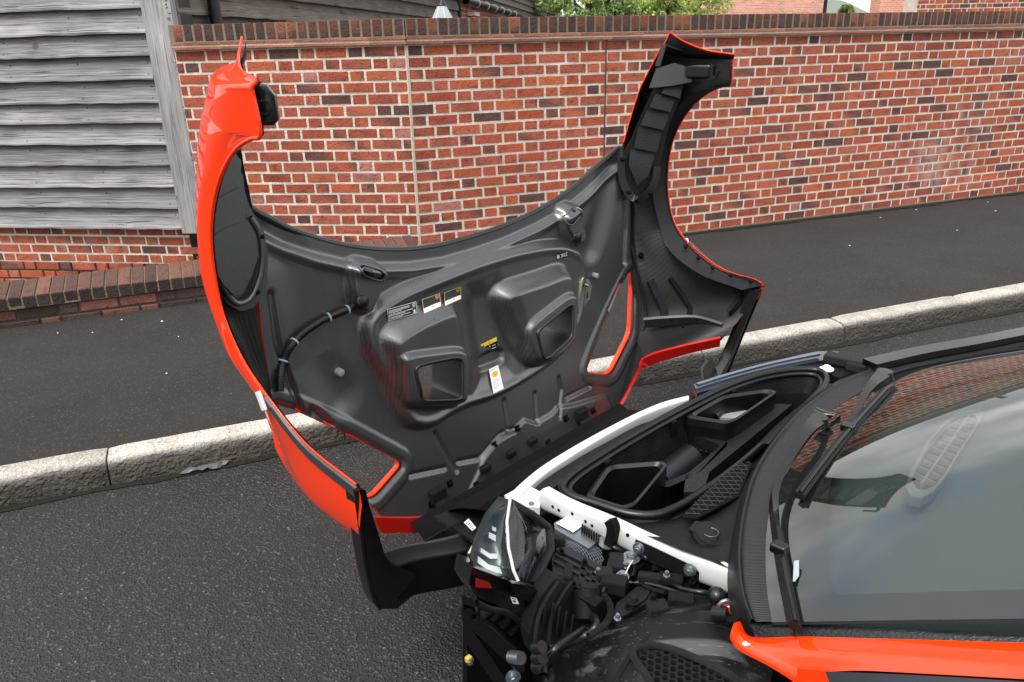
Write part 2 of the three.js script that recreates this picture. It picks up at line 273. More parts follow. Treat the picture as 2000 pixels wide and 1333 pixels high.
// ------------------------------------------------------------------ the boundary wall
const [lx, lz] = AZ(-83.2);
const wallA = onHeight(1340, 455, PAVE), uR = V(ux, 0, uz).normalize();
const corner = onUpright(807, 290, wallA, ux, uz).setY(0), uL = V(lx, 0, lz), nR = V(-nx, 0, -nz).normalize(), nL = V(lz, 0, -lx).normalize();
if (nL.z < 0) nL.negate();
const lowTop = PAVE + 20 * 0.0783;
const wallEndL = onUpright(343, 120, corner, lx, lz).setY(0), lenL = wallEndL.distanceTo(corner), lenR = 9.5;
{
  const wall = thing('brick_wall', 'long red brick boundary wall with brick-on-edge coping, behind the open bonnet', 'wall', [0, 0, 0]);
  const list = [], T = 0.215;
  flemish(list, corner.clone().addScaledVector(uR, 0.012), uR, nR, lenR, PAVE, 20, { seed: 5, shift: 0.06, wither: 0.04 });
  flemish(list, corner.clone().addScaledVector(uL, 0.012), uL, nL, lenL - 0.012, PAVE, 20, { seed: 9, shift: 0.1, wither: 0.12 });
  layBricks(list, wall, 'brick', 300);
  mesh('mortar', [slab(corner, uR, nR, lenR, 0, lowTop + 0.005, -T, -0.0042), slab(corner, uL, nL, lenL, 0, lowTop + 0.005, -T, -0.0046)], mortarMat, wall);
  // two tile courses under the coping, with pale mortar between
  const tile = [], bed = [], bed2 = [], cope = [], Rr = rng(77);
  for (const [u, n, L, e] of [[uR, nR, lenR, 0.0], [uL, nL, lenL, 0.001]]) {
    for (const [ya, yb, out] of [[0.004, 0.019, 0.024], [0.036, 0.052, 0.030]]) for (let s = -0.006; s < L; s += 0.265) {
      const w = Math.min(0.262, L - s); if (w < 0.03) continue; const k = 0.75 + 0.5 * Rr(), c = [0.42 * k, 0.15 * k, 0.085 * k], g = slab(corner.clone().addScaledVector(u, s), u, n, w, lowTop + ya + (Rr() - 0.5) * 0.002, lowTop + yb + (Rr() - 0.5) * 0.002, -T, out + (Rr() - 0.5) * 0.004 + e);
      g.setAttribute('color', new THREE.Float32BufferAttribute(Array.from({ length: g.attributes.position.count }, () => c).flat(), 3)); tile.push(g);
    }
    bed.push(slab(corner, u, n, L, lowTop + 0.056, lowTop + 0.164, -T + 0.01, 0.0235 + e)); bed2.push(slab(corner, u, n, L, lowTop + 0.006, lowTop + 0.0555, -T + 0.01, 0.021 + e));
    for (let s = 0.004; s < L - 0.05; s += 0.0755) {
      const at = corner.clone().addScaledVector(u, s + 0.033).addScaledVector(n, 0.028 + (Rr() - 0.5) * 0.005).setY(lowTop + 0.058 + 0.054), nn = rng(Math.floor(Rr() * 1e9)), t = nn(), old = nn(); let k = 0.7 + 0.6 * nn();
      k *= 0.82; const c = t < 0.35 ? [0.10 * k, 0.05 * k, 0.042 * k] : t < 0.85 ? [0.19 * k, 0.068 * k, 0.042 * k] : [0.36 * k, 0.11 * k, 0.055 * k];
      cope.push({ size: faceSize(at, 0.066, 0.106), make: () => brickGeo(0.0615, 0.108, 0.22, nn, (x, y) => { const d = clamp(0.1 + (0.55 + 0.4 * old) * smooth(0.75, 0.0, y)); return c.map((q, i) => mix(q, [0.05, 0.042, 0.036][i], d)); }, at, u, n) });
    }
  }
  mesh('tile_creasing', tile, brickMat, wall); mesh('coping_bed', bed, new THREE.MeshStandardMaterial({ map: rep(mortarMap, 3), color: 0x9c9488, roughness: 0.95 }), wall); mesh('tile_bed', bed2, mortarMat, wall);
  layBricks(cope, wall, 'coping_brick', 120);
  // the movement joint: a dark sealed slot
  const j = onUpright(1182, 200, wallA, ux, uz); mesh('movement_joint', slab(V(j.x - ux * 0.004, 0, j.z - uz * 0.004), uR, nR, 0.008, PAVE, lowTop, -0.02, 0.0035), new THREE.MeshStandardMaterial({ color: 0x4a3a33, roughness: 0.9 }), wall);
  mesh('corner_joint', slab(V(corner.x - ux * 0.004, 0, corner.z - uz * 0.004), uR, nR, 0.015, PAVE, lowTop, -0.03, 0.0015), new THREE.MeshStandardMaterial({ color: 0xe6dfd4, map: mortarMap, roughness: 0.95 }), wall);
  // a thin mortar fillet at the foot
  mesh('foot_fillet', slab(corner, uR, nR, lenR, PAVE - 0.02, PAVE + 0.012, -0.02, 0.016), dirtyMortarMat, wall);
}

// ------------------------------------------------------------------ the low wall with a sloped brick top, bottom left
{
  const a = onHeight(0, 641, PAVE), b = onHeight(400, 588, PAVE), d = V(b.x - a.x, 0, b.z - a.z).normalize(), n = V(-d.z, 0, d.x); if (n.z < 0) n.negate();
  const low = thing('low_wall', 'knee-high dark brick wall with sloping header bricks on top, left of the bonnet', 'wall');
  const start = a.clone().addScaledVector(d, -1.6), L = 4.25, R = rng(19), list = [], dk = (nn) => { const k = 0.5 + 0.8 * nn(), t = nn(); const c = t < 0.55 ? [0.075 * k, 0.045 * k, 0.04 * k] : [0.22 * k, 0.085 * k, 0.06 * k]; return (x, y) => c; };
  flemish(list, start, d, n, L, PAVE - 0.045, 2, { seed: 31 });
  const mk = []; { const S = 0.2155, J = 0.012; for (let c = 0; c < 2; c++) for (let s = c ? 0 : -0.11, k = 0; s < L; k++) { const w = k % 3 === 1 ? 0.1025 : S, at = start.clone().addScaledVector(d, s + w / 2).setY(PAVE - 0.045 + 0.0375 + c * 0.077), nn = rng(Math.floor(R() * 1e9)); s += w + J; at.addScaledVector(n, c ? 0 : 0.012); mk.push({ size: faceSize(at, w, 0.065), make: () => brickGeo(w, 0.064, 0.05, nn, dk(nn), at, d, n) }); } }
  layBricks(mk, low, 'brick', 80);
  mesh('mortar', [slab(start, d, n, L, 0, PAVE + 0.115, -0.2, -0.004)], new THREE.MeshStandardMaterial({ map: rep(mortarMap, 1.5), color: 0x4d4a45, roughness: 0.95 }), low);
  // headers on edge, tops sloping back
  const y0 = PAVE + 0.112, front = 0.075, slopeBack = 0.05, depth = 0.215, bedG = [];
  for (let s = 0; s < L; s += 0.0765) {
    const nn = rng(Math.floor(R() * 1e9)), w = 0.0655, k = 0.7 + 0.6 * nn(), c = nn() < 0.5 ? [0.145 * k, 0.064 * k, 0.045 * k] : [0.10 * k, 0.05 * k, 0.038 * k], f = [0.04 * k, 0.025 * k, 0.022 * k], pos = [], uv = [], col = [], idx = [], o = nn() * 5;
    const P = [[0, 0.006], [front - 0.006, 0.008], [front, 0.002], [front + slopeBack, -depth], [0, -depth]], dz = (nn() - 0.5) * 0.006, dy = (nn() - 0.5) * 0.005;
    for (const e of [0, 1]) P.forEach(([y, z], q) => { const p = start.clone().addScaledVector(d, s + e * w + (nn() - 0.5) * 0.003).addScaledVector(n, z + dz + 0.012).setY(y0 + y + dy); pos.push(p.x, p.y, p.z); uv.push(o + e * w * 1.7, o + (q < 2 ? y : 0.08 - z) * 1.7); col.push(...(q < 2 ? f : c)); });
    const m = 5; for (let q = 0; q < m; q++) { const a2 = q, b2 = (q + 1) % m; idx.push(a2, m + a2, b2, m + a2, m + b2, b2); } idx.push(0, 1, 2, 0, 2, 3, 0, 3, 4, 5, 7, 6, 5, 8, 7, 5, 9, 8);
    mesh('sloped_brick', crease(geoOf(pos, idx, uv, col), 30), brickMat, low);
  }
  const bp = [], bi = []; [[0, 0.008], [front - 0.006, 0.008], [front + slopeBack - 0.006, -depth], [0, -depth]].forEach(([y, z]) => { for (const e of [0, L - 0.01]) { const p = start.clone().addScaledVector(d, e).addScaledVector(n, z + 0.008).setY(y0 + y - 0.003); bp.push(p.x, p.y, p.z); } });
  for (let q = 0; q < 4; q++) { const A = q * 2, B = ((q + 1) % 4) * 2; bi.push(A, A + 1, B, A + 1, B + 1, B); }
  const bg = geoOf(bp, bi); mesh('bed', boxUV(crease(bg, 20)), dirtyMortarMat, low);
}

// dirt that gathers at the foot of the kerb and of the wall
{
  const strip2 = (name, at2, s0, s1, w, mat, seed) => { const R = rng(seed), pos = [], uv = [], idx = [], N = Math.round((s1 - s0) / 0.05); for (let i = 0; i <= N; i++) { const s = mix(s0, s1, i / N), k = w * (0.35 + 1.1 * fbm(i / N, 0.5, 40, 2, seed, 4)) + 0.01 * R(); for (const o of [0, k]) { const p = at2(s, o); pos.push(p.x, p.y, p.z); uv.push(s, o); } } for (let i = 0; i < N; i++) idx.push(i * 2, i * 2 + 2, i * 2 + 1, i * 2 + 1, i * 2 + 2, i * 2 + 3); const g = geoOf(pos, idx, uv); g.computeVertexNormals(); if (g.attributes.normal.getY(0) < 0) { for (let i = 0; i < idx.length; i += 3) [idx[i], idx[i + 1]] = [idx[i + 1], idx[i]]; g.setIndex(idx); g.computeVertexNormals(); } structure(mesh(name, g, mat)); };
  const silt = new THREE.MeshStandardMaterial({ map: rep(paveMap, 1 / 0.9), color: 0xc8b8a0, bumpMap: rep(roadBump, 1), bumpScale: 0.008, roughness: 1 }), moss = new THREE.MeshStandardMaterial({ map: rep(paveMap, 1 / 0.9), color: 0x9a8458, bumpMap: rep(roadBump, 1), bumpScale: 0.01, roughness: 1 });
  strip2('gutter_dirt', (s, o) => along(kerbP, s, 0.006 - o, 0.004), -5, 9, 0.04, silt, 71);
  strip2('wall_foot_dirt', (s, o) => along(kerbP, s, wallOff - 0.028 - o, PAVE + 0.001), -2.2, 9, 0.09, moss, 72);
}

// ------------------------------------------------------------------ the timber barn on the left
function board(p0, ud, nd, L, y, hgt, R, tilt = 0.024, tone = 1, uvs = 1) {   // one lapped weatherboard with an uneven lower edge
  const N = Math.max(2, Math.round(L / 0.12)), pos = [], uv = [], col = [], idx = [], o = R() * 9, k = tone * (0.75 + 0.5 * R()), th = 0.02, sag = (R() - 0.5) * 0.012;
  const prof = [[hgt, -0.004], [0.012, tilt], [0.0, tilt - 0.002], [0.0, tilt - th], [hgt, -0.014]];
  for (let i = 0; i <= N; i++) { const w = (R() - 0.5) * 0.008 + sag * Math.sin(i / N * 3.1); prof.forEach(([yy, z], q) => { const p = p0.clone().addScaledVector(ud, L * i / N).addScaledVector(nd, z + (q < 3 ? (R() - 0.5) * 0.003 : 0)).setY(y + yy + (q > 0 && q < 4 ? w : 0)); pos.push(p.x, p.y, p.z); uv.push((o + L * i / N * 0.7) * uvs, o * 1.3 + yy * 0.95 + (q === 2 || q === 3 ? z : 0)); const c = k * (q === 0 ? 0.28 : q === 1 ? 1.05 : 0.8); col.push(c, c, c * 1.01); }); }  // board tops darkened in vertex colour: stain plus painted shade under the overlap
  const m = prof.length; for (let i = 0; i < N; i++) for (let q = 0; q < m; q++) { const a = i * m + q, b = i * m + (q + 1) % m; idx.push(a, b, a + m, b, b + m, a + m); }
  for (const e of [0, N]) idx.push(e * m, e * m + (e ? 1 : 2), e * m + (e ? 2 : 1), e * m, e * m + (e ? 2 : 3), e * m + (e ? 3 : 2), e * m, e * m + (e ? 3 : 4), e * m + (e ? 4 : 3));
  return crease(geoOf(pos, idx, uv, col), 30);
}
{
  const barn = thing('timber_barn', 'weatherboarded grey timber barn on a brick plinth, left of and behind the brick wall', 'barn');
  const az = -81.4, [fx, fz] = AZ(az), uF = V(fx, 0, fz), nF = V(fz, 0, -fx); if (nF.z < 0) nF.negate();
  const [sx, sz] = AZ(az + 90), uS = V(sx, 0, sz), nS = uF.clone().negate();
  const c0 = ray(352, 60); c0.multiplyScalar(6.2 / -c0.z).add(camera.position).setY(0);      // the corner post's near right edge
  const R = rng(101), px = (x, y) => onUpright(x, y, c0, fx, fz);
  const plinthTop = px(200, 443).y, L = 4.2, postW = 0.235;
  const list = []; flemish(list, c0, uF, nF, L, plinthTop - 10 * 0.0783, 10, { seed: 61, shift: 0.05 }); layBricks(list, barn, 'plinth_brick', 150);
  mesh('plinth_mortar', [slab(c0, uF, nF, L, 0, plinthTop, -0.2, -0.0045)], mortarMat, barn);
  // boards: lower edges read off the photograph at its left border
  const edges = [442, 402, 363, 322, 283, 243, 204, 160, 117, 73, 26, -22, -70].map((y) => px(10, y).y);
  const b0 = c0.clone().addScaledVector(uF, postW - 0.01).addScaledVector(nF, 0.03);
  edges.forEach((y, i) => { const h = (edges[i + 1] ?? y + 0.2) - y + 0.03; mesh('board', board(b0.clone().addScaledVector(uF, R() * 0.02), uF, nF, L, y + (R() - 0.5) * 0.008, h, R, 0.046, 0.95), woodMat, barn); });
  { const nl = []; edges.slice(0, 11).forEach((y, i) => { for (const s of [0.05, 0.62, 1.22, 1.8]) for (const dd of [0.035, 0.12]) { const p = b0.clone().addScaledVector(uF, s + R() * 0.03).addScaledVector(nF, 0.047 - dd * 0.24).setY(y + dd); nl.push(new THREE.SphereGeometry(0.005, 6, 4).translate(p.x, p.y, p.z)); } }); mesh('nail', nl, new THREE.MeshStandardMaterial({ color: 0x1c1917, roughness: 0.8 }), barn).userData.kind = 'stuff'; }
  mesh('board_backing', [slab(c0, uF, nF, L, plinthTop + 0.01, 5, -0.2, 0.01)], blackPipe, barn);
  const post = slab(c0, uF, nF, postW, plinthTop - 0.03, 4.6, -0.03, 0.082); post.setAttribute('color', new THREE.Float32BufferAttribute(new Array(post.attributes.position.count * 3).fill(1.05), 3));
  { const uvA = post.attributes.uv; for (let i = 0; i < uvA.count; i++) { const a = uvA.getX(i), b = uvA.getY(i); uvA.setXY(i, b * 0.6, a * 1.2); } }
  mesh('corner_post', post, woodMat, barn);
  const bark = []; for (let i = 0; i < 70; i++) { const y = plinthTop + 0.02 + i * 0.028 + R() * 0.02, g = new THREE.ConeGeometry(0.0035, 0.02 + 0.02 * R(), 4); g.rotateZ(1.2 + R()); const p = c0.clone().addScaledVector(uF, 0.016 + R() * 0.02).addScaledVector(nF, 0.084).setY(y); g.translate(p.x, p.y, p.z); bark.push(g); }
  mesh('bark_edge', bark, new THREE.MeshStandardMaterial({ color: 0x2b2622, roughness: 0.95 }), barn).userData.kind = 'stuff';
  // side wall running away behind the brick wall
  const side = c0.clone().addScaledVector(nS, -0.03); const S = (x, y) => onUpright(x, y, side, sx, sz), sAt = (x) => { const p = S(x, 40); return (p.x - side.x) * uS.x + (p.z - side.z) * uS.z; };
  const s1 = sAt(895), s2 = sAt(1000), s3 = sAt(1092), y0 = 1.35;
  for (let i = 0; i < 12; i++) {
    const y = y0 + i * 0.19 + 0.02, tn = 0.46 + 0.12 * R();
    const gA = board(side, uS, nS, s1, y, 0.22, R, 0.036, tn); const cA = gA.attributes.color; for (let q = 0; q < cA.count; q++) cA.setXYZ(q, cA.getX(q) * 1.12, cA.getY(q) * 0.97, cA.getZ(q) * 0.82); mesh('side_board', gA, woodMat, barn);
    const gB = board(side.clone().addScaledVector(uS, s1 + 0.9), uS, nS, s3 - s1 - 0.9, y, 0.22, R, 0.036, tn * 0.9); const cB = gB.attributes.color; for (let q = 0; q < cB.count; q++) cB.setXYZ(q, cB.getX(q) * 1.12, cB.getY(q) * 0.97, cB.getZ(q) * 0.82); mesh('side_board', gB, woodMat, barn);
  }
  mesh('side_backing', [slab(side, uS, nS, s3, 0, 3.7, -0.2, -0.03)], blackPipe, barn);
  mesh('side_trim', [slab(side.clone().addScaledVector(uS, s1 - 0.06), uS, nS, 0.12, 1, 3.8, -0.02, 0.06)], woodMat.clone(), barn).material.color.set(0x504338);
  const dp = S(398, 20).addScaledVector(nS, 0.09); const pipe = new THREE.CylinderGeometry(0.048, 0.048, 3.0, 16); pipe.translate(dp.x, 2.2, dp.z); mesh('downpipe', pipe, blackPipe, barn);
  mesh('corner_board', [slab(side.clone().addScaledVector(uS, s3 - 0.1), uS, nS, 0.2, 1, 3.8, -0.02, 0.07)], new THREE.MeshStandardMaterial({ color: 0x26221e, roughness: 0.8 }), barn);
  // lean-to gable of brick with white fillet and a sloping black gutter
  const gp = side.clone().addScaledVector(uS, s1 + 0.05).addScaledVector(nS, 0.06), gl = []; const ga = S(898, 2), gb = S(1004, 31), gs = (p) => (p.x - side.x) * uS.x + (p.z - side.z) * uS.z;
  const line = (p) => mix(ga.y, gb.y, (gs(p) - gs(ga)) / (gs(gb) - gs(ga)));
  flemish(gl, gp, uS, nS, s2 - s1 + 0.4, 1.35, 24, { seed: 88, keep: (p) => p.y < line(p) - 0.08 }); layBricks(gl, barn, 'gable_brick', 40);
  const sh = [[gp, 1.0], [gp.clone().addScaledVector(uS, s2 - s1 + 0.4), 1.0]]; const q0 = gp.clone(), q1 = gp.clone().addScaledVector(uS, s2 - s1 + 0.4);
  mesh('gable_mortar', boxUV(crease(geoOf([q0.x, 1, q0.z, q1.x, 1, q1.z, q1.x, line(q1) - 0.05, q1.z, q0.x, line(q0) - 0.05, q0.z].map((v, i) => i % 3 === 1 ? v : v - 0.005 * (i % 3 === 0 ? nS.x : nS.z)), [0, 1, 2, 0, 2, 3, 0, 2, 1, 0, 3, 2]), 20)), mortarMat, barn);
  const gut = tube([q0.clone().addScaledVector(nS, 0.1).setY(line(q0)), q1.clone().addScaledVector(nS, 0.1).setY(line(q1))], 0.075, 12, false, 2); mesh('gutter', gut, blackPipe, barn);
  const cl = []; for (let i = 1; i < 7; i++) { const p = q0.clone().lerp(q1, i / 7); p.addScaledVector(nS, 0.1).setY(line(p)); const g = new THREE.TorusGeometry(0.078, 0.012, 6, 14); g.rotateY(Math.atan2(uS.x, uS.z)); g.translate(p.x, p.y, p.z); cl.push(g); } mesh('gutter_clip', cl, new THREE.MeshStandardMaterial({ color: 0xb8bcc0, roughness: 0.4 }), barn);
  mesh('vent_cowl', [slab(S(908, 27), uS, nS, 0.5, S(908, 31).y, S(908, 24).y, 0.05, 0.22)], new THREE.MeshStandardMaterial({ color: 0xb9b6ae, roughness: 0.6 }), barn);
  // eaves with tiles beyond the boards
  const e0 = side.clone().addScaledVector(uS, s3 + 0.1), tl = []; const ea = S(1094, 2), eb = S(1140, 32);
  const eL = gs(eb) - gs(ea); 
  mesh('eaves_gutter', tube([ea.clone().addScaledVector(nS, 0.25), eb.clone().addScaledVector(nS, 0.25)], 0.09, 10, false, 2), blackPipe, barn);
  const Rt = rng(7); for (let r = 0; r < 5; r++) for (let s = 0; s < eL; s += 0.6) { const g = new THREE.BoxGeometry(0.56, 0.05, 0.4); g.applyMatrix4(new THREE.Matrix4().makeBasis(uS, V(0, 1, 0), nS)); const p = ea.clone().lerp(eb, s / eL).addScaledVector(nS, 0.3 - r * 0.34); g.translate(p.x, p.y + 0.12 + r * 0.22 + (Rt() - 0.5) * 0.03, p.z); tl.push(g); }
  mesh('roof_tiles', tl, new THREE.MeshStandardMaterial({ color: 0x5b5040, roughness: 0.9 }), barn).userData.kind = 'stuff';
}

// ------------------------------------------------------------------ lantern, trees, far houses, hill
{
  const p = ray(863, 20); p.multiplyScalar(8.6 / -p.z).add(camera.position);
  const lamp = thing('garden_lamp', 'conical ribbed glass lamp on a black post, just behind the wall before the barn', 'lamp', [p.x, 0, p.z]);
  const yb = ray(863, 36).multiplyScalar(8.6 / -ray(863, 36).z).y + EYE, h = 0.14, pos = [], idx = [], N = 48;
  for (let r = 0; r < 2; r++) for (let i = 0; i <= N; i++) { const a = i / N * Math.PI * 2, rad = (r ? 0.045 : 0.118) * (1 + (i % 2 ? 0.03 : -0.03)); pos.push(Math.cos(a) * rad, yb + (r ? h : 0) - 0.02, Math.sin(a) * rad); }
  for (let i = 0; i < N; i++) idx.push(i, i + N + 1, i + 1, i + 1, i + N + 1, i + N + 2);
  mesh('glass_shade', crease(geoOf(pos, idx), 10), new THREE.MeshPhysicalMaterial({ color: 0xd8dce0, roughness: 0.35, transmission: 0.5, thickness: 0 }), lamp);
  const cap = new THREE.LatheGeometry([[0, 0.06], [0.014, 0.055], [0.02, 0.03], [0.03, 0.02], [0.05, 0.0], [0.05, -0.008], [0, -0.008]].map(([a, b]) => new THREE.Vector2(a, b)), 20); cap.translate(0, yb + h - 0.012, 0); mesh('cap', cap, blackPipe, lamp);
  const po = new THREE.CylinderGeometry(0.03, 0.035, yb - 0.02, 12); po.translate(0, (yb - 0.02) / 2, 0); mesh('post', po, blackPipe, lamp);
}
function tree(px, dist, h, rad, label, seed, hue) {
  const g = ray(px, 60), k = dist / -g.z, t = thing('broadleaf_tree', label, 'tree', [g.x * k, 0, -dist], 0), R = rng(seed);
  const tr = []; tr.push(new THREE.CylinderGeometry(0.12, 0.28, h * 0.6, 10).translate(0, h * 0.3, 0));
  for (let i = 0; i < 7; i++) { const a = R() * 6.28, e = 0.5 + 0.6 * R(); tr.push(tube([V(0, h * 0.35, 0), V(Math.cos(a) * rad * 0.35, h * (0.35 + 0.2 * e), Math.sin(a) * rad * 0.35), V(Math.cos(a) * rad * 0.75, h * (0.4 + 0.45 * e), Math.sin(a) * rad * 0.75)], 0.06, 6)); }
  mesh('trunk', tr, new THREE.MeshStandardMaterial({ color: 0x3a3027, roughness: 0.95 }), t);
  const n = 22000, leaf = geoOf([-0.5, 0, 0, 0, -0.28, 0.06, 0.5, 0, 0, 0, 0.28, 0.06], [0, 1, 2, 0, 2, 3]); leaf.computeVertexNormals();
  const im = new THREE.InstancedMesh(leaf, new THREE.MeshPhysicalMaterial({ color: 0xffffff, roughness: 0.7, transmission: 0.25, thickness: 0, side: THREE.DoubleSide }), n), M = new THREE.Matrix4(), q = new THREE.Quaternion(), cl = [], c = new THREE.Color();
  for (let i = 0; i < 60; i++) { const a = R() * 6.28, b = Math.acos(2 * R() - 1), r = rad * (0.45 + 0.5 * R()); cl.push([Math.sin(b) * Math.cos(a) * r, h * 0.62 + Math.cos(b) * h * 0.36, Math.sin(b) * Math.sin(a) * r, rad * (0.16 + 0.18 * R()), 0.6 + 0.7 * R()]); }
  for (let i = 0; i < n; i++) { const k2 = cl[Math.floor(R() * cl.length)], a = R() * 6.28, b = Math.acos(2 * R() - 1), r = k2[3] * Math.cbrt(0.25 + 0.75 * R()), s = 0.09 + 0.10 * R(); q.setFromEuler(new THREE.Euler(R() * 6, R() * 6, R() * 6)); M.compose(V(k2[0] + Math.sin(b) * Math.cos(a) * r, k2[1] + Math.cos(b) * r * 0.8, k2[2] + Math.sin(b) * Math.sin(a) * r), q, V(s, s, s)); im.setMatrixAt(i, M); const v = k2[4] * (0.7 + 0.6 * R()); c.setRGB(hue[0] * v, hue[1] * v, hue[2] * v); im.setColorAt(i, c); }
  im.name = 'crown'; im.userData.kind = 'stuff'; im.castShadow = im.receiveShadow = true; t.add(im);
}
tree(1150, 30, 5.0, 2.0, 'dark green round tree beside the tiled eaves, leftmost of the trees', 201, [0.34, 0.46, 0.16]);
tree(1245, 36, 5.4, 2.5, 'bright yellow-green tree, middle of the trees above the wall', 202, [0.66, 0.72, 0.20]);
tree(1325, 33, 5.0, 1.9, 'light green tree touching the pink brick house', 203, [0.58, 0.68, 0.20]);
tree(1650, 70, 4.2, 1.0, 'small yellowish tree in front of the distant hill', 204, [0.28, 0.30, 0.1]);
// trees on the near side of the road, behind the camera: the bonnet and the paint mirror them
tree(1800, -13, 7.0, 3.4, 'yellowing tree across the road, mirrored in the bonnet, left of the viewpoint', 221, [0.34, 0.38, 0.10]);
tree(2500, -10, 6.5, 3.2, 'unseen extra tree across the road, added to darken reflections, far left behind the viewpoint', 224, [0.26, 0.32, 0.09]);  // extra tree out of view, added to darken what bonnet and paint reflect
tree(-500, -9, 6.0, 3.0, 'unseen extra tree across the road, added to darken reflections, far right behind the viewpoint', 225, [0.28, 0.30, 0.09]);  // second extra tree out of view, also added for darker reflections
tree(1115, -15, 6.5, 3.2, 'yellow-green tree across the road, mirrored in the bonnet, straight behind the viewpoint', 222, [0.30, 0.36, 0.10]);
tree(315, -14, 6.0, 3.0, 'green tree across the road, mirrored in the bonnet, right of the viewpoint', 223, [0.22, 0.30, 0.09]);
const farBrick = tex(512, 512, (u, v) => { const r = Math.floor(v * 32), x = (u * 11 + (r % 2) * 0.5), fx = x % 1, fy = (v * 32) % 1, j = fx < 0.06 || fy < 0.16, k = 0.8 + 0.4 * hash2(Math.floor(x), r, 4), n = 0.85 + 0.3 * fbm(u, v, 6, 6, 91, 3); return j ? [0.72 * n, 0.62 * n, 0.56 * n] : [0.60 * k * n, 0.32 * k * n, 0.25 * k * n]; });
function farHouse(label, pxA, pxB, dist, h, dep, opts = {}) {
  const a = ray(pxA, 60), b = ray(pxB, 60), A = V(a.x * dist / -a.z, 0, -dist), B = V(b.x * (dist + (opts.skew ?? 0)) / -b.z, 0, -dist - (opts.skew ?? 0)), d = B.clone().sub(A), L = d.length(); d.normalize(); const n = V(-d.z, 0, d.x); if (n.z < 0) n.negate();
  const t = thing('brick_house', label, 'house', [(A.x + B.x) / 2, 0, (A.z + B.z) / 2]); const o = t.position.clone().negate();
  const put = (g) => g.translate(o.x, o.y, o.z), mat = new THREE.MeshStandardMaterial({ map: rep(farBrick, 1 / 2.4), roughness: 0.9, color: opts.color ?? 0xffffff });
  mesh('wall', put(slab(A, d, n, L, 0, h, -dep, 0)), mat, t);
  const rf = []; { const e = 0.4, q = [A.clone().addScaledVector(d, -e), A.clone().addScaledVector(d, L + e)].flatMap((p) => [p.clone().addScaledVector(n, e).setY(h - 0.1), p.clone().addScaledVector(n, -dep / 2).setY(h + dep * 0.4), p.clone().addScaledVector(n, -dep - e).setY(h - 0.1)]); const P = q.flatMap((p) => [p.x + o.x, p.y, p.z + o.z]); rf.push(crease(geoOf(P, [0, 3, 1, 3, 4, 1, 1, 4, 2, 4, 5, 2, 0, 1, 2, 3, 5, 4, 0, 2, 3, 2, 5, 3]), 20)); }
  mesh('roof', rf, new THREE.MeshStandardMaterial({ color: 0x5a3a2e, roughness: 0.9 }), t);
  for (const [s0, s1, y0, y1] of opts.windows ?? []) { const w = mesh('window', put(slab(A.clone().addScaledVector(d, s0), d, n, s1 - s0, y0, y1, -0.05, 0.03)), new THREE.MeshStandardMaterial({ color: 0xe8e8e4, roughness: 0.5 }), t); mesh('pane', put(slab(A.clone().addScaledVector(d, s0 + 0.08), d, n, s1 - s0 - 0.16, y0 + 0.08, y1 - 0.08, -0.02, 0.045)), new THREE.MeshStandardMaterial({ color: 0x1a2026, roughness: 0.08 }), w); }
  if (opts.pipe !== undefined) mesh('downpipe', put(slab(A.clone().addScaledVector(d, L * opts.pipe), d, n, 0.1, 0, h - 0.1, 0.0, 0.1)), blackPipe, t);
  return t;
}
farHouse('pink brick house with a pale corner, behind the middle of the wall', 1393, 1606, 40, 7, 0.9, { color: 0xfff0ea, windows: [[1.2, 2.4, 4, 5.4], [4, 5.2, 4, 5.4]] });
{ const a = ray(1376, 60), dist = 40.3, q = thing('pale_annexe', 'narrow pale rendered strip of house beside the pink brick house', 'house', [a.x * dist / -a.z, 0, -dist]); mesh('wall', rbox(1.0, 7, 6, 0.02).translate(0.2, 3.5, -3.5), new THREE.MeshStandardMaterial({ map: rep(farBrick, 1 / 2.4), color: 0xffffff, roughness: 0.9 }), q); mesh('downpipe', new THREE.CylinderGeometry(0.05, 0.05, 7, 8).translate(0.45, 3.5, -0.42), blackPipe, q); mesh('roof', rbox(1.4, 0.3, 7, 0.02).translate(0.2, 7.1, -3.5), blackPipe, q); }
farHouse('pale brown house side with a black downpipe, right of the gap with the hill', 1712, 1792, 34, 6.5, 0.9, { color: 0xffe6d8, pipe: 0.78 });
{ const a = ray(1609, 40), dist = 26, q = thing('lamp_post', 'thin dark street lamp post before the gap with the hill', 'lamp post', [a.x * dist / -a.z, 0, -dist]); mesh('pole', new THREE.CylinderGeometry(0.045, 0.07, 5, 12).translate(0, 2.5, 0), blackPipe, q); mesh('lantern', new THREE.CylinderGeometry(0.16, 0.1, 0.4, 8).translate(0, 5.2, 0), blackPipe, q); }
{
  const [ax, az2] = AZ(80), a = ray(1786, 60), A = V(a.x * 15 / -a.z, 0, -15), d = V(ax, 0, az2), n = V(-d.z, 0, d.x); if (n.z < 0) n.negate();
  const t = thing('brick_outbuilding', 'orange brick building with pale mortar, beyond the wall at the right edge', 'building'), list = [];
  flemish(list, A, d, n, 4.5, 1.55, 12, { seed: 301, keep: (p) => true }); layBricks(list, t, 'brick', 120);
  mesh('mortar', [slab(A, d, n, 6, 0, 3.5, -0.4, -0.005)], mortarMat, t); mesh('parapet', [slab(A, d, n, 6, 3.5, 3.6, -0.45, 0.05)], dirtyMortarMat, t);
}
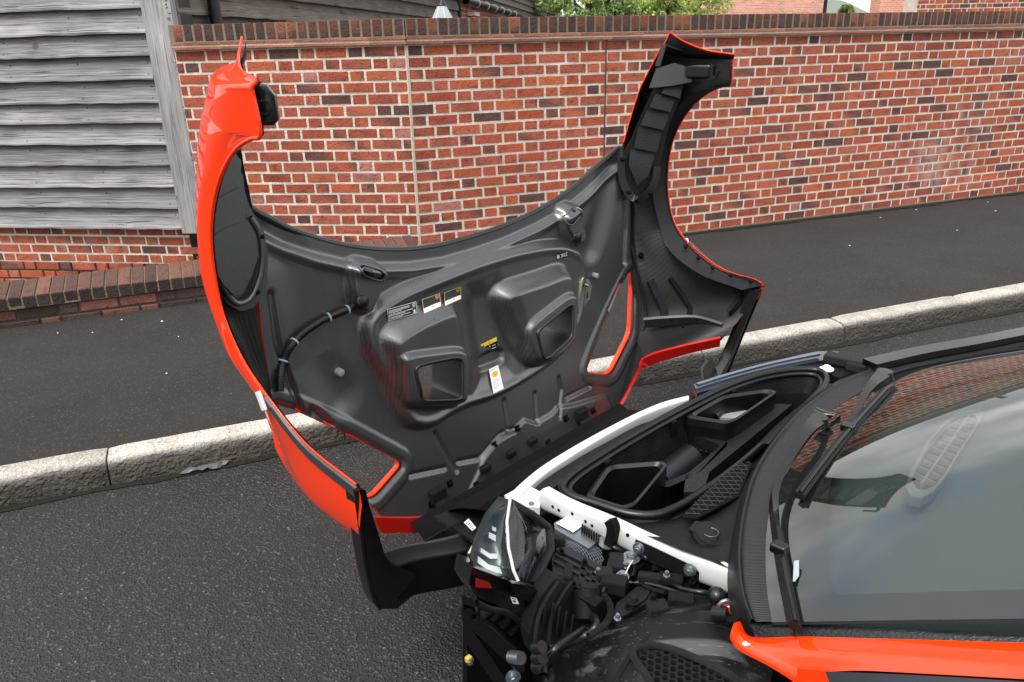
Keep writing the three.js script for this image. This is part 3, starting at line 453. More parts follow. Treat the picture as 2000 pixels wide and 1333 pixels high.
{ // hill beyond the gap
  const pos = [], idx = [], N = 40, R = rng(5), dist = 330; const x0 = ray(1450, 60), x1 = ray(1900, 60);
  for (let i = 0; i <= N; i++) { const x = mix(x0.x, x1.x, i / N) / -x0.z * dist * 1.6 - 60, px = seen(V(x, 20, -dist))[0], y = EYE + 12 * Math.exp(-Math.pow((px - 1625) / 110, 2)) + 3 * fbm(i / N, 0.3, 8, 8, 4, 3); pos.push(x, -2, -dist + 60, x, y, -dist, x, -2, -dist - 80); }
  for (let i = 0; i < N; i++) for (let j = 0; j < 2; j++) { const a = i * 3 + j; idx.push(a, a + 3, a + 1, a + 3, a + 4, a + 1); }
  const g = geoOf(pos, idx); g.computeVertexNormals(); structure(mesh('hill', g, new THREE.MeshStandardMaterial({ color: 0x6d776c, roughness: 1, side: THREE.DoubleSide })));  // distance haze is painted in: the hill colour itself is paled
}

// ------------------------------------------------------------------ the car: local axes x = to its nose, y = up, z = to its far side
const CAR_AZ = 43.6 * Math.PI / 180, Z0 = 1.757;                      // far-side direction in plan; centre line's distance from the camera
const carR = V(Math.sin(CAR_AZ), 0, -Math.cos(CAR_AZ)), carF = V(-Math.cos(CAR_AZ), 0, -Math.sin(CAR_AZ));
const car = thing('sports_car', 'orange and black sports car with its whole front bonnet tipped forward, baring the front trunk', 'car', [carR.x * Z0, 0, carR.z * Z0], Math.PI - CAR_AZ);
function cdir(x, y) { const r = ray(x, y); return [r.dot(carF), r.y, r.dot(carR)]; }
// pixel -> point of the car's own frame on the plane X, Y (height over the road) or Z = value
function at(x, y, axis, value) {
  const d = cdir(x, y), t = axis === 'X' ? value / d[0] : axis === 'Y' ? (value - EYE) / d[1] : (value + Z0) / d[2];
  return V(d[0] * t, EYE + d[1] * t, d[2] * t - Z0);
}
const H = (yrel) => EYE + yrel;

// materials of the car
const weave = (seed) => (u, v, i, j) => { };
const carbonMap = tex(1024, 1024, (u, v) => { const s = u * 16, c = Math.floor(s), f = s - c, tw = ((v * 32 + c * 1.0) % 2 + 2) % 2, r = Math.sin(Math.PI * f), n = fbm(u, v, 24, 24, 21, 2); const k = 0.25 + 0.75 * Math.pow(r, 0.8); const b = 0.003 + 0.046 * k * (tw < 1 ? 1 : 0.72) * (0.8 + 0.4 * n); return [b * 0.97, b, b * 1.04]; });
const carbonBump = tex(256, 256, (u, v) => Math.sin(Math.PI * ((u * 8) % 1)) * 0.8, false);
const carbonRough = tex(512, 512, (u, v) => 0.78 + 0.14 * smooth(0.35, 0.7, fbm(u, v, 5, 5, 19, 5)) - 0.14 * Math.sin(Math.PI * ((u * 16) % 1)), false);
const carbonMat = new THREE.MeshPhysicalMaterial({ map: rep(carbonMap, 9), bumpMap: rep(carbonBump, 18), bumpScale: 0.0001, roughness: 0.36, ior: 2.0, clearcoat: 0.5, clearcoatRoughness: 0.12 });
const carbonDark = new THREE.MeshPhysicalMaterial({ map: rep(carbonMap, 8), color: 0x7a7a7a, bumpMap: rep(carbonBump, 16), bumpScale: 0.0004, roughness: 0.4, clearcoat: 0.4, clearcoatRoughness: 0.25 });
const flake = tex(256, 256, (u, v) => { const n = 0.94 + 0.12 * fbm(u, v, 50, 50, 14, 3); return [n, n, n]; });
const orangePaint = new THREE.MeshPhysicalMaterial({ color: new THREE.Color().setRGB(0.90, 0.040, 0.001), map: flake, roughness: 0.6, specularIntensity: 0.15, metalness: 0.0, clearcoat: 0.9, clearcoatRoughness: 0.02 });
const redPaint = new THREE.MeshPhysicalMaterial({ color: new THREE.Color().setRGB(0.50, 0.010, 0.005), roughness: 0.5, specularIntensity: 0.4, clearcoat: 0.4, clearcoatRoughness: 0.12 });
const grainBump = tex(256, 256, (u, v) => fbm(u, v, 60, 60, 15, 3), false);
const dirtRough = tex(512, 512, (u, v) => 0.55 + 0.5 * fbm(u, v, 8, 8, 16, 5), false);
const plastic = new THREE.MeshPhysicalMaterial({ specularIntensity: 0.7, color: 0x0d0e10, roughness: 0.62, roughnessMap: rep(dirtRough, 3), bumpMap: rep(grainBump, 8), bumpScale: 0.0012 });
const plasticGrey = new THREE.MeshPhysicalMaterial({ specularIntensity: 0.8, color: 0x16181b, roughness: 0.55, roughnessMap: rep(dirtRough, 3), bumpMap: rep(grainBump, 8), bumpScale: 0.0012 });
const plasticDark = new THREE.MeshPhysicalMaterial({ color: 0x040405, roughness: 0.7, specularIntensity: 0.4 });
const gloss = new THREE.MeshPhysicalMaterial({ color: 0x050506, roughness: 0.24, clearcoat: 0.3, clearcoatRoughness: 0.08 });
const rubber = new THREE.MeshStandardMaterial({ color: 0x0b0d10, roughness: 0.42, roughnessMap: rep(dirtRough, 5) });
const whiteMetal = new THREE.MeshStandardMaterial({ color: 0xc4c6c6, roughness: 0.45, roughnessMap: rep(dirtRough, 4) });
const greyMetal = new THREE.MeshStandardMaterial({ color: 0x6d7276, roughness: 0.42, metalness: 0.75, roughnessMap: rep(dirtRough, 2) });
const steel = new THREE.MeshStandardMaterial({ color: 0x93989e, roughness: 0.35, metalness: 0.9 });
const whitePrint = new THREE.MeshStandardMaterial({ color: 0xe8e8e6, roughness: 0.55 });

// ---- shape tools in the car's frame
function sdPoly(P) {                                                  // signed distance to a closed outline of [u, v], positive inside
  const n = P.length; let x0 = 1e9, x1 = -1e9, y0 = 1e9, y1 = -1e9; for (const [a, b] of P) { x0 = Math.min(x0, a); x1 = Math.max(x1, a); y0 = Math.min(y0, b); y1 = Math.max(y1, b); }
  return (x, y) => {
    const ox = Math.max(x0 - x, 0, x - x1), oy = Math.max(y0 - y, 0, y - y1); if (ox > 0.12 || oy > 0.12) return -Math.hypot(ox, oy);
    let d = 1e9, inside = false;
    for (let i = 0, j = n - 1; i < n; j = i++) {
      const [ax, ay] = P[i], [bx, by] = P[j], ex = bx - ax, ey = by - ay, wx = x - ax, wy = y - ay, t = clamp((wx * ex + wy * ey) / (ex * ex + ey * ey + 1e-12)), qx = wx - ex * t, qy = wy - ey * t; d = Math.min(d, qx * qx + qy * qy);
      if ((ay > y) !== (by > y) && x < (bx - ax) * (y - ay) / (by - ay) + ax) inside = !inside;
    }
    return (inside ? 1 : -1) * Math.sqrt(d);
  };
}
function sdLine(P) { return (x, y) => { let d = 1e9; for (let i = 0; i < P.length - 1; i++) { const [ax, ay] = P[i], [bx, by] = P[i + 1], ex = bx - ax, ey = by - ay, wx = x - ax, wy = y - ay, t = clamp((wx * ex + wy * ey) / (ex * ex + ey * ey + 1e-12)); d = Math.min(d, Math.hypot(wx - ex * t, wy - ey * t)); } return d; }; }
function roundPoly(P, r = 0.25, n = 4) {                              // cuts each corner with a small curve; r is the share of the edges used
  const out = []; P.forEach((p, i) => { const a = P[(i + P.length - 1) % P.length], b = P[(i + 1) % P.length], A = p.map((v, k) => mix(v, a[k], r)), B = p.map((v, k) => mix(v, b[k], r)); for (let k = 0; k <= n; k++) { const t = k / n; out.push(p.map((v, q) => (1 - t) * (1 - t) * A[q] + 2 * t * (1 - t) * v + t * t * B[q])); } }); return out;
}
// a height field X = surf(z, y) over the part of the rectangle where keep(z, y) > 0, its rim cut exactly along keep = 0
function sheetX(z0, z1, y0, y1, step, keep, surf, face = -1, blur = 0) {
  const NZ = Math.ceil((z1 - z0) / step), NY = Math.ceil((y1 - y0) / step), W = NZ + 1, K = new Float32Array(W * (NY + 1)); let S = new Float32Array(W * (NY + 1));
  for (let j = 0; j <= NY; j++) for (let i = 0; i <= NZ; i++) { const o = j * W + i; K[o] = keep(z0 + i * step, y0 + j * step); S[o] = K[o] > -step * 4 ? surf(z0 + i * step, y0 + j * step) : NaN; }
  for (let b = 0; b < blur; b++) { const T = S.slice(); for (let j = 1; j < NY; j++) for (let i = 1; i < NZ; i++) { const o = j * W + i; if (isNaN(S[o])) continue; let s = 4 * S[o], w = 4; for (const [d, k] of [[1, 2], [-1, 2], [W, 2], [-W, 2], [W + 1, 1], [W - 1, 1], [-W + 1, 1], [-W - 1, 1]]) if (!isNaN(S[o + d])) { s += k * S[o + d]; w += k; } T[o] = s / w; } S = T; }
  const slope = (o, d) => { const a = S[o + d], b = S[o - d]; return isNaN(a) || a === undefined ? (isNaN(b) || b === undefined ? 0 : (S[o] - b) / step) : isNaN(b) || b === undefined ? (a - S[o]) / step : (a - b) / (2 * step); };
  const pos = [], nor = [], uv = [], idx = [], memo = new Map(), put = (x, y, z, n) => { pos.push(x, y, z); nor.push(n.x, n.y, n.z); uv.push(z, y); return pos.length / 3 - 1; };
  const nrm = (o) => V(face, -face * slope(o, W), -face * slope(o, 1)).normalize();
  const node = (o) => { if (!memo.has(o)) memo.set(o, put(S[o], y0 + Math.floor(o / W) * step, z0 + (o % W) * step, nrm(o))); return memo.get(o); };
  const cut = (a, b) => { if (a > b) [a, b] = [b, a]; const key = a * 1e7 + b; if (!memo.has(key)) { const f = K[a] / (K[a] - K[b]); memo.set(key, put(mix(S[a], S[b], f), mix(y0 + Math.floor(a / W) * step, y0 + Math.floor(b / W) * step, f), mix(z0 + (a % W) * step, z0 + (b % W) * step, f), nrm(a).lerp(nrm(b), f).normalize())); } return memo.get(key); };
  for (let j = 0; j < NY; j++) for (let i = 0; i < NZ; i++) { const o = j * W + i; for (const t of (i + j) % 2 ? [[o, o + 1, o + W], [o + 1, o + W + 1, o + W]] : [[o, o + 1, o + W + 1], [o, o + W + 1, o + W]]) {
    const out = []; for (let s = 0; s < 3; s++) { const A = t[s], B = t[(s + 1) % 3]; if (K[A] > 0) out.push(node(A)); if ((K[A] > 0) !== (K[B] > 0)) out.push(cut(A, B)); }
    for (let s = 1; s + 1 < out.length; s++) idx.push(out[0], out[s], out[s + 1]);
  } }
  const g = new THREE.BufferGeometry(); g.setAttribute('position', new THREE.Float32BufferAttribute(pos, 3)); g.setAttribute('normal', new THREE.Float32BufferAttribute(nor, 3)); g.setAttribute('uv', new THREE.Float32BufferAttribute(uv, 2)); g.setIndex(idx);
  fixWinding(g); return g;
}
function fixWinding(g) { const p = g.attributes.position, n = g.attributes.normal, ix = g.index.array; let s = 0; const a = V(), b = V(), c = V(); for (let i = 0; i < Math.min(ix.length, 3000); i += 3) { a.fromBufferAttribute(p, ix[i]); b.fromBufferAttribute(p, ix[i + 1]); c.fromBufferAttribute(p, ix[i + 2]); b.sub(a).cross(c.sub(a)); s += Math.sign(b.x * n.getX(ix[i]) + b.y * n.getY(ix[i]) + b.z * n.getZ(ix[i])); } if (s < 0) for (let i = 0; i < ix.length; i += 3) { const t = ix[i]; ix[i] = ix[i + 1]; ix[i + 1] = t; } }
// smooth skin through rows of points; off moves it along its normal
function skin(rows, nu, nv, off = 0, uvs = 1, flip = false) {
  const cols = rows[0].length, mid = rows.map((r) => { const c = new THREE.CatmullRomCurve3(r, false, 'centripetal'); return Array.from({ length: nv + 1 }, (_, k) => c.getPoint(k / nv)); });
  const P = Array.from({ length: nu + 1 }, () => []); for (let k = 0; k <= nv; k++) { const c = new THREE.CatmullRomCurve3(mid.map((m) => m[k]), false, 'centripetal'); for (let i = 0; i <= nu; i++) P[i][k] = c.getPoint(i / nu); }
  const pos = [], uv = [], idx = []; P.forEach((r) => r.forEach((p) => { pos.push(p.x, p.y, p.z); uv.push((p.z + p.x * 0.7) * uvs, p.y * uvs); }));
  for (let i = 0; i < nu; i++) for (let k = 0; k < nv; k++) { const a = i * (nv + 1) + k, b = a + nv + 1; flip ? idx.push(a, a + 1, b, b, a + 1, b + 1) : idx.push(a, b, a + 1, b, b + 1, a + 1); }
  const g = geoOf(pos, idx, uv); g.computeVertexNormals();
  if (off) { const p = g.attributes.position, n = g.attributes.normal; for (let i = 0; i < p.count; i++) p.setXYZ(i, p.getX(i) + n.getX(i) * off, p.getY(i) + n.getY(i) * off, p.getZ(i) + n.getZ(i) * off); g.computeVertexNormals(); }
  return g;
}
const flipZ = (p) => V(p.x, p.y, -p.z);
// a plate: outline points (nearly flat) given thickness along dir
function plate(P, dir, th, uvs = 1) {
  const n = P.length, c = P.reduce((s, p) => s.add(p), V(0, 0, 0)).divideScalar(n), d = dir.clone().normalize(), e1 = P[1].clone().sub(P[0]); e1.addScaledVector(d, -e1.dot(d)).normalize(); const e2 = V(0, 0, 0).crossVectors(d, e1);
  const flat = P.map((p) => new THREE.Vector2(p.clone().sub(c).dot(e1), p.clone().sub(c).dot(e2))), cw = THREE.ShapeUtils.isClockWise(flat), Q = cw ? P.slice().reverse() : P, F = cw ? flat.slice().reverse() : flat, tri = THREE.ShapeUtils.triangulateShape(F, []);
  const pos = [], idx = []; for (const s of [0, -th]) Q.forEach((p) => pos.push(p.x + d.x * s, p.y + d.y * s, p.z + d.z * s)); for (const [a, b, e] of tri) idx.push(a, b, e, a + n, e + n, b + n); for (let i = 0; i < n; i++) { const j = (i + 1) % n; idx.push(i, i + n, j, j, i + n, j + n); }
  return boxUV(crease(geoOf(pos, idx), 30), uvs);
}
// a ring-shaped plate between an outline and an inner outline of the same number of points
function ringBand(A, B) { const n = A.length, pos = [], idx = []; for (const L of [A, B]) L.forEach((p) => pos.push(p.x, p.y, p.z)); for (let i = 0; i < n; i++) { const j = (i + 1) % n; idx.push(i, n + i, j, j, n + i, n + j); } return boxUV(crease(geoOf(pos, idx), 40)); }
// a flat ribbon swept along a path: width across 'side', thickness along 'up'
function strip(path, side, w, th, uvs = 1, close = true) {
  const pos = [], idx = [], n = path.length; path.forEach((p, i) => { const t = path[Math.min(i + 1, n - 1)].clone().sub(path[Math.max(i - 1, 0)]).normalize(), s = (typeof side === 'function' ? side(i / (n - 1), i) : side).clone(); s.addScaledVector(t, -s.dot(t)).normalize(); const u = V(0, 0, 0).crossVectors(t, s).normalize(), W = typeof w === 'function' ? w(i / (n - 1)) : w; for (const [a, b] of [[-0.5, 0.5], [0.5, 0.5], [0.5, -0.5], [-0.5, -0.5]]) { const q = p.clone().addScaledVector(s, a * W).addScaledVector(u, b * th); pos.push(q.x, q.y, q.z); } });
  for (let i = 0; i < n - 1; i++) for (let k = 0; k < 4; k++) { const a = i * 4 + k, b = i * 4 + (k + 1) % 4; idx.push(a, b, a + 4, b, b + 4, a + 4); } idx.push(0, 2, 1, 0, 3, 2, (n - 1) * 4, (n - 1) * 4 + 1, (n - 1) * 4 + 2, (n - 1) * 4, (n - 1) * 4 + 2, (n - 1) * 4 + 3);
  return boxUV(crease(geoOf(pos, idx), 30), uvs);
}
function curve(P, n = 24, closed = false) { const c = new THREE.CatmullRomCurve3(P, closed, 'centripetal'); return Array.from({ length: closed ? n : n + 1 }, (_, i) => c.getPoint(i / n)); }
function bolt(p, dir, r = 0.009, washer = 0.014) {                    // flange bolt: washer, hex head, dished centre
  const l = []; l.push(new THREE.CylinderGeometry(washer, washer, 0.003, 18).translate(0, 0.0015, 0)); l.push(new THREE.CylinderGeometry(r, r * 1.05, 0.009, 6).translate(0, 0.0075, 0)); l.push(new THREE.CylinderGeometry(r * 0.6, r * 0.75, 0.003, 12).translate(0, 0.0125, 0));
  const q = new THREE.Quaternion().setFromUnitVectors(V(0, 1, 0), dir.clone().normalize()); return merge(l).applyQuaternion(q).translate(p.x, p.y, p.z);
}
function decal(P, n, canvasDraw, w, h, parent, name, label) {         // flat printed label: P = its four corners (top left, top right, bottom right, bottom left)
  const cv = document.createElement('canvas'); cv.width = w; cv.height = h; canvasDraw(cv.getContext('2d'), w, h); const t = new THREE.CanvasTexture(cv); t.colorSpace = THREE.SRGBColorSpace; t.needsUpdate = true;
  const pos = P.flatMap((p) => [p.x + n.x * 0.002, p.y + n.y * 0.002, p.z + n.z * 0.002]); const g = geoOf(pos, [0, 2, 1, 0, 3, 2], [0, 1, 1, 1, 1, 0, 0, 0]); g.computeVertexNormals();
  const nn = g.attributes.normal; if (nn.getX(0) * n.x + nn.getY(0) * n.y + nn.getZ(0) * n.z < 0) { g.setIndex([0, 1, 2, 0, 2, 3]); g.computeVertexNormals(); }
  return mesh(name, g, new THREE.MeshStandardMaterial({ map: t, roughness: 0.45 }), parent, label);
}

// ------------------------------------------------------------------ the tipped bonnet: its underside faces the cabin
const bonnet = new THREE.Group(); bonnet.name = 'bonnet'; car.add(bonnet); bonnet.userData.label = 'one-piece carbon bonnet standing upright on its nose';
const spine = [[-1.62, 1.58], [-1.46, 1.648], [-1.34, 1.688], [-1.23, 1.718], [-1.1, 1.749], [-0.87, 1.785], [-0.5, 1.80], [-0.35, 1.803], [0.1, 1.80]];
function baseX(z, yr) { let i = 0; while (i < spine.length - 2 && yr > spine[i + 1][0]) i++; const [a, xa] = spine[i], [b, xb] = spine[i + 1], t = clamp((yr - a) / (b - a)); const m = (k) => { const p = spine[Math.max(0, k - 1)], q = spine[Math.min(spine.length - 1, k + 1)]; return (q[1] - p[1]) / (q[0] - p[0]) * (b - a); }; const t2 = t * t, t3 = t2 * t; return (2 * t3 - 3 * t2 + 1) * xa + (t3 - 2 * t2 + t) * m(i) + (-2 * t3 + 3 * t2) * xb + (t3 - t2) * m(i + 1) + 0.012 * (1 - Math.min(1, z * z / 0.49)); }
function onHood(x, y, bulge = 0) { let X = 1.79 - bulge, p; for (let k = 0; k < 7; k++) { p = at(x, y, 'X', X); X = baseX(p.z, p.y - EYE) - bulge; } return p; }
const hp = (L, bulge = 0) => L.map(([x, y]) => { const p = onHood(x, y, bulge); return [p.z, p.y]; });

// outlines read from the photograph
const rimTop = [[484, 400], [500, 414], [530, 430], [565, 448], [620, 468], [680, 483], [740, 490], [800, 490], [860, 482], [920, 466], [980, 446], [1040, 420], [1090, 392], [1130, 362], [1165, 330], [1195, 305], [1213, 290]];
const topEdge = hp(rimTop), sideA = [[0.81, H(-0.37)], [0.82, H(-0.46)], [0.83, H(-0.53)], [0.84, H(-0.61)], [0.845, H(-0.70)], [0.845, H(-0.80)], [0.86, H(-0.95)], [0.86, H(-1.06)], [0.855, H(-1.13)], [0.84, H(-1.20)], [0.77, H(-1.27)], [0.70, H(-1.34)], [0.64, H(-1.40)], [0.56, H(-1.45)], [0.2, H(-1.46)]];
const outline = [...topEdge, ...sideA, ...[...sideA.slice(0, 7), [0.83, H(-1.06)], [0.76, H(-1.14)], [0.68, H(-1.22)], [0.62, H(-1.30)], [0.57, H(-1.40)], [0.5, H(-1.45)], [0.2, H(-1.46)]].reverse().map(([z, y]) => [-z, y])];
const kOutline = sdPoly(outline);
const ventFarPx = [[1228, 527], [1234, 530], [1235, 560], [1232, 650], [1190, 733], [1146, 729], [1143, 720], [1152, 695], [1180, 625], [1215, 548]];
const ventFar = hp(ventFarPx), ventNear = ventFar.map(([z, y]) => [-z, y]);
const kVF = sdPoly(roundPoly(ventFar, 0.2)), kVN = sdPoly(roundPoly(ventNear, 0.2));
const ductL = { box: [[764, 668], [780, 648], [825, 622], [872, 602], [892, 600], [903, 625], [915, 690], [912, 780], [900, 793], [822, 796], [798, 780], [776, 720]], rim: [[783, 706], [796, 694], [893, 682], [912, 692], [911, 788], [898, 798], [820, 801], [802, 786]], hole: [[804, 714], [880, 697], [897, 700], [897, 775], [889, 780], [827, 783], [818, 772]], d: 0.088 };
const ductR = { box: [[984, 590], [990, 572], [1010, 560], [1060, 545], [1104, 528], [1120, 534], [1127, 580], [1122, 660], [1100, 694], [1062, 714], [1038, 708], [1012, 660]], rim: [[1031, 648], [1038, 630], [1108, 576], [1126, 579], [1124, 658], [1114, 674], [1064, 718], [1048, 713]], hole: [[1044, 650], [1050, 640], [1106, 594], [1114, 596], [1112, 652], [1106, 662], [1064, 700], [1056, 697]], d: 0.088 };
const raised = [[712, 645], [716, 622], [735, 598], [790, 565], [850, 541], [920, 514], [1000, 489], [1060, 478], [1100, 477], [1128, 488], [1138, 512], [1141, 560], [1135, 610], [1118, 655], [1092, 697], [1050, 727], [1000, 757], [960, 777], [920, 788], [880, 808], [850, 828], [825, 834], [800, 830], [782, 812], [766, 785], [750, 745], [733, 713], [715, 680]];
const kRaised = sdPoly(roundPoly(hp(raised, 0.03), 0.35, 3));
for (const d of [ductL, ductR]) { d.kBox = sdPoly(roundPoly(hp(d.box, 0.09), 0.35, 3)); d.kRim = sdPoly(roundPoly(hp(d.rim, d.d + 0.02), 0.3, 3)); d.holeZY = roundPoly(hp(d.hole, d.d + 0.02), 0.22, 3); d.kHole = sdPoly(d.holeZY); d.c = hp([d.box.reduce((s, p) => [s[0] + p[0] / d.box.length, s[1] + p[1] / d.box.length], [0, 0])], 0.09)[0]; }
const padL = sdPoly(roundPoly(hp([[681, 522], [696, 510], [730, 516], [746, 530], [742, 556], [724, 596], [708, 610], [692, 600], [682, 570]], 0.02), 0.25)), pocketL = sdPoly(roundPoly(hp([[694, 520], [704, 516], [732, 524], [741, 533], [738, 546], [726, 545], [702, 536], [695, 530]], 0.02), 0.25));
const padR = sdPoly(roundPoly(hp([[1094, 410], [1112, 400], [1128, 410], [1130, 440], [1138, 462], [1128, 478], [1112, 470], [1094, 446]], 0.02), 0.25)), pocketR = sdPoly(roundPoly(hp([[1098, 424], [1112, 407], [1124, 404], [1126, 420], [1112, 438], [1102, 438]], 0.02), 0.25));
const recess = sdPoly(roundPoly(hp([[935, 705], [940, 697], [970, 683], [984, 685], [985, 703], [976, 711], [940, 724], [935, 720]], 0.03), 0.25));
const lowPanel = sdPoly(roundPoly(hp([[929, 918], [940, 887], [958, 864], [994, 842], [1018, 818], [1039, 826], [1071, 807], [1082, 794], [1112, 790], [1178, 770], [1194, 800], [1100, 862], [1000, 917], [905, 968]], 0.0), 0.1));
const grooves = [[[846, 846], [866, 880], [888, 918]], [[889, 901], [933, 893], [972, 847], [998, 838]], [[980, 782], [988, 840]], [[1087, 738], [1092, 760], [1086, 812]], [[796, 927], [864, 913]], [[1100, 777], [1148, 753]], [[1040, 768], [1044, 822]]].map((g) => sdLine(hp(g, 0)));
const slots = [[[600, 790], [618, 798], [650, 828], [645, 836], [605, 806]], [[672, 842], [690, 850], [727, 876], [722, 884], [680, 858]], [[1208, 545], [1213, 555], [1185, 610], [1180, 605]]].map((g) => sdPoly(hp(g, 0)));
const valley = sdPoly(hp([[905, 560], [960, 540], [985, 600], [1010, 680], [1000, 735], [930, 770], [915, 770], [915, 690], [900, 600]], 0.02));
const creaseL = sdLine(hp([[520, 452], [560, 510], [590, 600], [610, 700], [660, 770]], 0)), creaseR = sdLine(hp([[1190, 330], [1165, 430], [1150, 480]], 0));
const flangeLine = sdLine(topEdge), seam = sdLine([[0.802, H(-0.60)], [0.812, H(-0.72)], [0.80, H(-0.86)]]), seamN = sdLine([[-0.80, H(-0.60)], [-0.805, H(-0.72)], [-0.775, H(-0.95)]]);
const bevel = (a, b, x) => mix(smooth(a, b, x), clamp((x - a) / (b - a)), 0.6);
function hoodBulge(z, y) {
  let b = 0; const f = flangeLine(z, y); b += 0.012 * smooth(0.038, 0.052, f);
  const flute = 0.012 * Math.exp(-Math.pow(f - 0.06, 2) / 0.0002); b += flute;
  b += 0.040 * bevel(-0.014, 0.012, kRaised(z, y)); b -= 0.006 * smooth(0.018, 0.04, kRaised(z, y));
  for (const d of [ductL, ductR]) { const k = d.kBox(z, y); if (k > -0.1) { const rise = bevel(-0.020, 0.024, k); b += (d.d - 0.03) * rise; const r = d.kRim(z, y); b += 0.018 * smooth(-0.007, 0.003, r); } }
  b -= 0.02 * smooth(-0.03, 0.06, valley(z, y));
  for (const [k, p] of [[padL, pocketL], [padR, pocketR]]) { b += 0.040 * smooth(-0.014, 0.010, k(z, y)); }
  b -= 0.014 * smooth(-0.005, 0.004, recess(z, y));
  b += 0.009 * smooth(-0.005, 0.005, lowPanel(z, y));
  for (const g of grooves) b -= 0.010 * smooth(0.011, 0.003, g(z, y));
  for (const s of slots) b -= 0.014 * smooth(-0.004, 0.004, s(z, y));
  for (const k of [kVF, kVN]) { const v = k(z, y); b += 0.005 * smooth(-0.046, -0.036, v) - 0.008 * smooth(-0.016, -0.002, v); }
  b -= 0.02 * smooth(0.09, 0.0, creaseL(z, y)) * 0.6; b -= 0.012 * smooth(0.09, 0.0, creaseR(z, y));
  b -= 0.016 * smooth(0.012, 0.004, seam(z, y)); b -= 0.016 * smooth(0.012, 0.004, seamN(z, y));
  return b;
}
function onSkin(x, y, o = 0) { let X = 1.75, p; for (let k = 0; k < 12; k++) { p = at(x, y, 'X', X); X = mix(X, baseX(p.z, p.y - EYE) - hoodBulge(p.z, p.y) - o, 0.7); } return p; }
const holes = (z, y) => Math.min(-kVF(z, y), -kVN(z, y), -ductL.kHole(z, y), -ductR.kHole(z, y));
const innerSkin = mesh('inner_skin', sheetX(-0.87, 0.87, H(-1.47), H(-0.3), 0.0036, (z, y) => Math.min(kOutline(z, y), holes(z, y)), (z, y) => baseX(z, y - EYE) - hoodBulge(z, y), -1, 2), carbonMat, bonnet, 'black carbon underside with raised ducts');
const outHoles = (z, y) => Math.min(-kVF(z, y) - 0.010, -kVN(z, y) - 0.010, -ductL.kHole(z, y) - 0.006, -ductR.kHole(z, y) - 0.006);
mesh('outer_skin', sheetX(-0.87, 0.87, H(-1.47), H(-0.3), 0.014, (z, y) => Math.min(kOutline(z, y) - 0.003, outHoles(z, y)), (z, y) => baseX(z, y - EYE) + 0.022, 1), orangePaint, bonnet, 'glossy orange outer face');
// rim along the windscreen edge
const hoodPt = (z, y, o = 0) => V(baseX(z, y - EYE) - hoodBulge(z, y) + o, y, z);
mesh('rear_edge', tube(topEdge.map(([z, y]) => V(baseX(z, y - EYE) + 0.010, y + 0.001, z)), 0.011, 8, false, 80), carbonDark, bonnet);
// red-edged vents
for (const v of [ventFar, ventNear]) { const P = roundPoly(v, 0.2), a = P.map(([z, y]) => V(baseX(z, y - EYE) + 0.003, y, z)), b = P.map(([z, y]) => V(baseX(z, y - EYE) + 0.020, y, z)); mesh('vent_edge', [ringBand(a, b), tube(a, 0.0042, 6, true, 120)], orangePaint, bonnet, 'orange edge of a triangular vent'); }
// duct throats
for (const [d, dz, dy] of [[ductL, 0.0, -0.03], [ductR, 0.0, -0.03]]) {
  const A = d.holeZY.map(([z, y]) => hoodPt(z, y, 0.0)), f = -0.0; A.forEach((p) => { p.x = baseX(d.c[0], d.c[1] - EYE) - d.d - 0.035; });
  const front = d.holeZY.map(([z, y]) => { const k = 0.0; return V(baseX(z, y - EYE) - hoodBulge(z + (d.c[0] - z) * -0.06, y + (d.c[1] - y) * -0.06), y, z); }), back = d.holeZY.map(([z, y]) => V(baseX(z, y - EYE) + 0.024, y, z));
  mesh('duct', ringBand(front, back), carbonDark, bonnet, 'flared air duct through the bonnet');
  mesh('duct_lip', tube(front, 0.0065, 8, true, 90), carbonDark, bonnet);
}
// latch handles, grommets, buttons
for (const [Q, a, b] of [[[[694, 520], [704, 516], [732, 524], [741, 533], [738, 546], [726, 545], [702, 536], [695, 530]], [700, 525], [737, 538]], [[[1098, 424], [1112, 407], [1124, 404], [1126, 420], [1112, 438], [1102, 438]], [1104, 430], [1122, 409]]]) {
  const PK = roundPoly(Q.map(([x, y]) => { const p = onHood(x, y, 0.036); return [p.z, p.y]; }), 0.3).map(([z, y]) => V(baseX(z, y - EYE) - hoodBulge(z, y) - 0.003, y, z)); mesh('latch_pocket', plate(PK, V(-1, 0, 0), 0.003), plasticDark, bonnet); mesh('pocket_rim', tube(PK, 0.0028, 6, true, 60), carbonMat, bonnet);
  const A = onSkin(...a, 0.004), B = onSkin(...b, 0.004), d = B.clone().sub(A), g = rbox(d.length() * 0.6, 0.014, 0.018, 0.006, 3); g.rotateZ(0); g.applyQuaternion(new THREE.Quaternion().setFromUnitVectors(V(1, 0, 0), d.clone().normalize())); const c = A.clone().lerp(B, 0.42); g.translate(c.x, c.y, c.z); mesh('latch_handle', g, gloss, bonnet); const r = new THREE.CylinderGeometry(0.006, 0.006, 0.018, 14); r.rotateZ(Math.PI / 2); const e = A.clone().lerp(B, 0.85); r.translate(e.x, e.y, e.z); mesh('latch_roller', r, plasticGrey, bonnet);
}
for (const [x, y] of [[707, 591], [1127, 464]]) { const p = onSkin(x, y); const l = new THREE.LatheGeometry([[0, 0.010], [0.010, 0.010], [0.012, 0.006], [0.020, 0.006], [0.022, 0.0], [0.022, -0.01]].map(([a, b]) => new THREE.Vector2(a, b)), 28); l.rotateZ(Math.PI / 2); l.translate(p.x, p.y, p.z); mesh('grommet', l, rubber, bonnet); }
